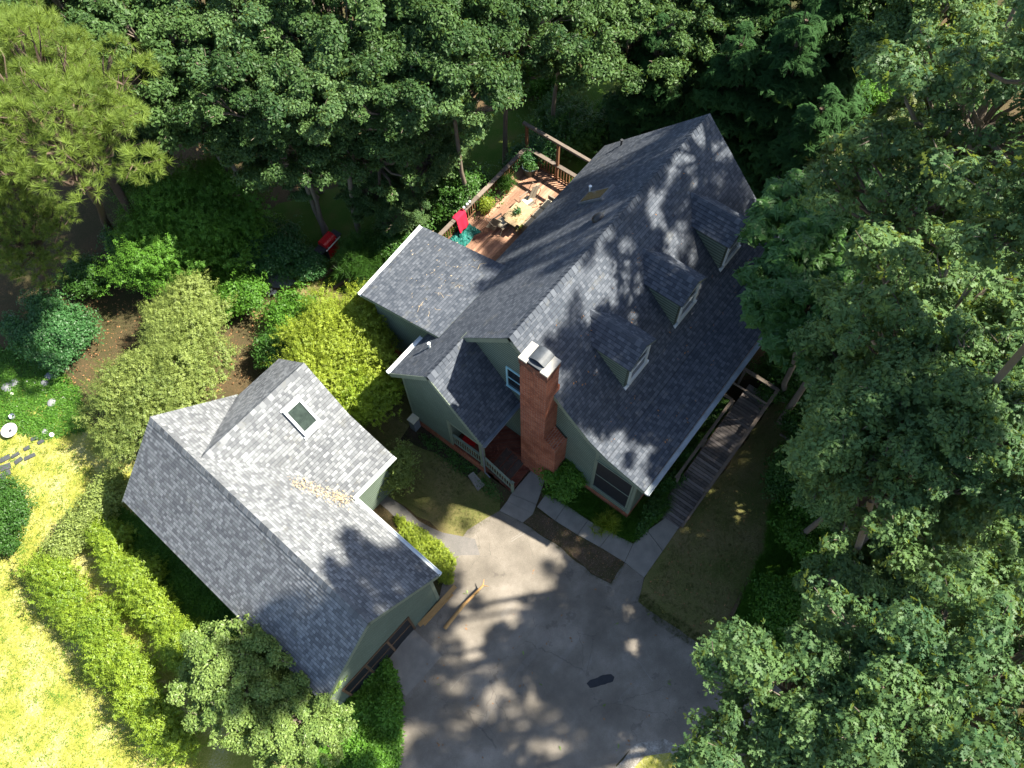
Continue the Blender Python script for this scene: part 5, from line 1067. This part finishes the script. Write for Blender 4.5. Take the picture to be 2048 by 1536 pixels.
hw = [('hardwood with a bright pale crown near the top left centre', 660, 175, 9.5, 2.4, 'hard_c'), ('tall hardwood at the very top centre', 870, 60, 10, 3.2, 'hard_a'), ('hardwood left of the top centre tree', 670, 50, 10, 3.2, 'hard_b'),
      ('hardwood with bare twigs in the upper left', 510, 60, 10, 3.0, 'hard_c'), ('hardwood behind the pine in the upper left', 330, 110, 9.5, 3.3, 'hard_a'), ('hardwood at the top edge above the pine', 170, 30, 10, 3.2, 'hard_b'),
      ('hardwood above the broad shrub', 400, 195, 8.0, 2.8, 'hard_a'), ('hardwood left of the pale crown', 530, 190, 9, 2.8, 'hard_b'), ('hardwood above the red grill', 585, 270, 7.0, 2.6, 'hard_a'),
      ('hardwood beside the dark gap behind the deck', 905, 170, 8.5, 2.6, 'hard_c'), ('hardwood between the grill and the deck', 745, 275, 6, 2.7, 'hard_b'), ('small hardwood reaching the deck railing', 850, 300, 4.0, 1.9, 'hard_c'),
      ('hardwood in the middle of the upper wood', 780, 180, 9, 2.8, 'hard_b'), ('dark hardwood above the deck gap', 1120, 60, 7, 3.2, 'hard_b'), ('dark hardwood above the house ridge', 1270, 50, 6, 3.2, 'hard_a'), ('low dark hardwood near the top centre', 1010, 40, 9, 3.0, 'hard_a'),
      ('hardwood with light olive leaves at the top right', 1870, 60, 9, 3.2, 'hard_c'), ('shaded hardwood at the top right behind the hemlocks', 1720, 20, 7, 3.0, 'hard_a'), ('low hardwood above the grill shrub', 745, 385, 2.6, 1.5, 'hard_b'), ('dark hardwood between the pine and the broad shrub', 270, 320, 3.8, 1.6, 'hard_b'), ('hardwood at the far right of the dark wood', 1960, 380, 8, 3.0, 'hard_a'),
      ('low dark hardwood right of the house end', 1480, 90, 5, 2.8, 'hard_a'), ('dark hardwood above the hemlock slope', 1400, 10, 6, 3.2, 'hard_b'), ('half hidden hardwood under the pine', 60, 90, 7, 3.2, 'hard_a'), ('hardwood understory behind the mimosa', 1780, 560, 5.5, 3.0, 'hard_b'), ('hardwood understory below the right oaks', 1850, 1000, 5, 3.2, 'hard_a'), ('hardwood understory at the lower right', 1800, 1360, 5, 3.0, 'hard_b'),
      ('low green tree filling the wood above the grill', 600, 330, 3.0, 1.9, 'hard_c'), ('low tree at the edge of the back lawn', 820, 220, 3.2, 2.2, 'hard_a'), ('low tree under the upper left wood', 400, 180, 4, 3.0, 'hard_a'), ('young tree beside the second timber of the grill path', 800, 420, 2.2, 1.3, 'hard_c')]
for i, (lb, px, py, zc, r, v) in enumerate(hw): tr('hardwood_tree', lb, 'tree', px, py, zc, r, v, GH, rz=i*1.3)
GC = 'dark conifers behind the house'
for i, (lb, px, py, zc, r, v) in enumerate([('dark drooping hemlock right of the house ridge end', 1560, 180, 5.5, 3.0, 'hem_a'), ('dark hemlock with lit tips beside the far roof corner', 1600, 330, 4.5, 2.7, 'hem_b'), ('tall hemlock at the top edge right of centre', 1650, 90, 6, 3.0, 'hem_a'), ('hemlock closest to the house ridge end', 1450, 200, 4.5, 2.6, 'hem_b'), ('hemlock behind the deck shrub', 1300, 170, 4.0, 2.4, 'hem_a'), ('hemlock at the top edge above the roof', 1500, 40, 6, 3.0, 'hem_b')]):
    tr('hemlock_tree', lb, 'hemlock', px, py, zc, r, v, GC, rz=i*.9, trunk_r=.12)
for i, (lb, px, py, zc, r) in enumerate([('yellow green cedar above the mimosa', 1760, 290, 5.5, 1.9), ('yellow green cedar right of its twin', 1840, 240, 5.5, 1.8), ('small lit cedar between mimosa and hemlock', 1640, 360, 5, 1.5)]):
    tr('cedar_tree', lb, 'cedar', px, py, zc, r, 'ced_a', 'cedars right of the house', rz=i*1.1, trunk_r=.08)
pb = at(222, 462, 0)
tr('pine_tree', 'large sunlit pine with a leaning trunk at the left', 'pine', 95, 250, 12.5, 3.6, 'pine_a', 'pines at the left', lean=tuple(pb-np.array([*at(95, 250, 12.5)[:2], 0])), trunk_r=.17)
tr('pine_tree', 'lower pine crown at the left edge above the brown slope', 'pine', 35, 455, 5.5, 2.7, 'pine_b', 'pines at the left', rz=2, lean=(-1.2, 1.2, 0), trunk_r=.2)
tr('pine_tree', 'dim pine crown at the top left edge', 'pine', 60, 120, 11.5, 2.6, 'pine_b', 'pines at the left', rz=4, trunk_r=.2)
mound('crape_myrtle', 'wide olive green myrtle tree beside the garage', 'tree', scatter_blobs(*at(320, 772, 2.3), 3.0, .85, 44, (.5, .85), 51, .7), 7600, 'twig', L_MYR, seed=51, shoot=.6)
mound('crape_myrtle', 'rear olive green myrtle tree above the garage', 'tree', scatter_blobs(*at(370, 640, 2.0), 2.0, .8, 30, (.5, .8), 52, .75), 5000, 'twig', L_MYR, seed=52, shoot=.6)
mound('golden_tree', 'yellow green small tree between the garage and the house', 'tree', scatter_blobs(*at(685, 680, 2.3), 2.6, 1.0, 38, (.45, .8), 53, .9), 5600, 'twig', L_YEL, seed=53, shoot=.7)
mound('golden_tree_skirt', 'lower green branches of the small yellow tree', 'shrub', scatter_blobs(*at(735, 790, 1.6), 1.0, 1.1, 18, (.4, .6), 54), 2600, 'twig', L_HEDGE, seed=54)
tr('oak_sapling', 'pale leaved oak overlapping the garage left eave', 'oak', 480, 1345, 3.4, 2.2, 'sap_a', 'oaks near the garage', rz=2, trunk_r=.1)
tr('oak_sapling', 'shaded small tree at the lower garage corner', 'tree', 590, 1440, 3.0, 1.9, 'sap_a', 'oaks near the garage', rz=3, trunk_r=.08)
# unseen oaks added off frame to shade the driveway, roofs and garage end
OFF = [(2.6, -11.6, 24, 2.4, 'oak_a', 'added tall oak just outside the right edge shading the garage end'), (9.6, -17.8, 21, 2.6, 'oak_s', 'added tall sparse oak outside the right edge shading the walk'), (-.2, -10.7, 24.5, 2.0, 'oak_a', 'added tall oak at the right edge shading the garage eave'), (7.4, -18.0, 21, 2.2, 'oak_s', 'added sparse oak outside the right edge between its taller neighbours'), (6.6, -19.6, 21, 2.9, 'oak_m', 'added tall oak outside the right edge shading the driveway'), (1.9, -17.0, 21, 2.6, 'oak_m', 'added tall sparse shade oak outside the lower right corner'), (12.9, -19.3, 21, 2.6, 'oak_s', 'added tall sparse oak outside the right edge shading the ramp'), (3.4, -21.8, 21, 2.6, 'oak_s', 'added tall sparse shade oak far beyond the bottom right corner'),
       (17.0, -6.4, 20, 3.6, 'oak_s', 'added tall sparse shade oak outside the upper right corner'), (9.6, -9.6, 19, 2.6, 'oak_s', 'added sparse high shade oak over the right edge'),
       (15.3, -6.8, 23, 2.8, 'oak_s', 'added very tall oak beyond the top right corner shading the back roof'), (17.5, -18.3, 21, 3.0, 'oak_m', 'added tall oak outside the right edge shading the ramp corner'),
       (10.8, -11.8, 25, 2.2, 'oak_m', 'added very tall oak outside the right edge shading its neighbours'), (19.5, -12.5, 23, 3.2, 'oak_m', 'added tall shade oak far outside the upper right edge')]
for i, (x, y, z, r, v, lb) in enumerate(OFF): tr('oak_tree', lb, 'oak', 0, 0, z, r, v, GR, pos=(x, y), rz=i, lean=(2.5, -2.5, 0), trunk_r=.09)
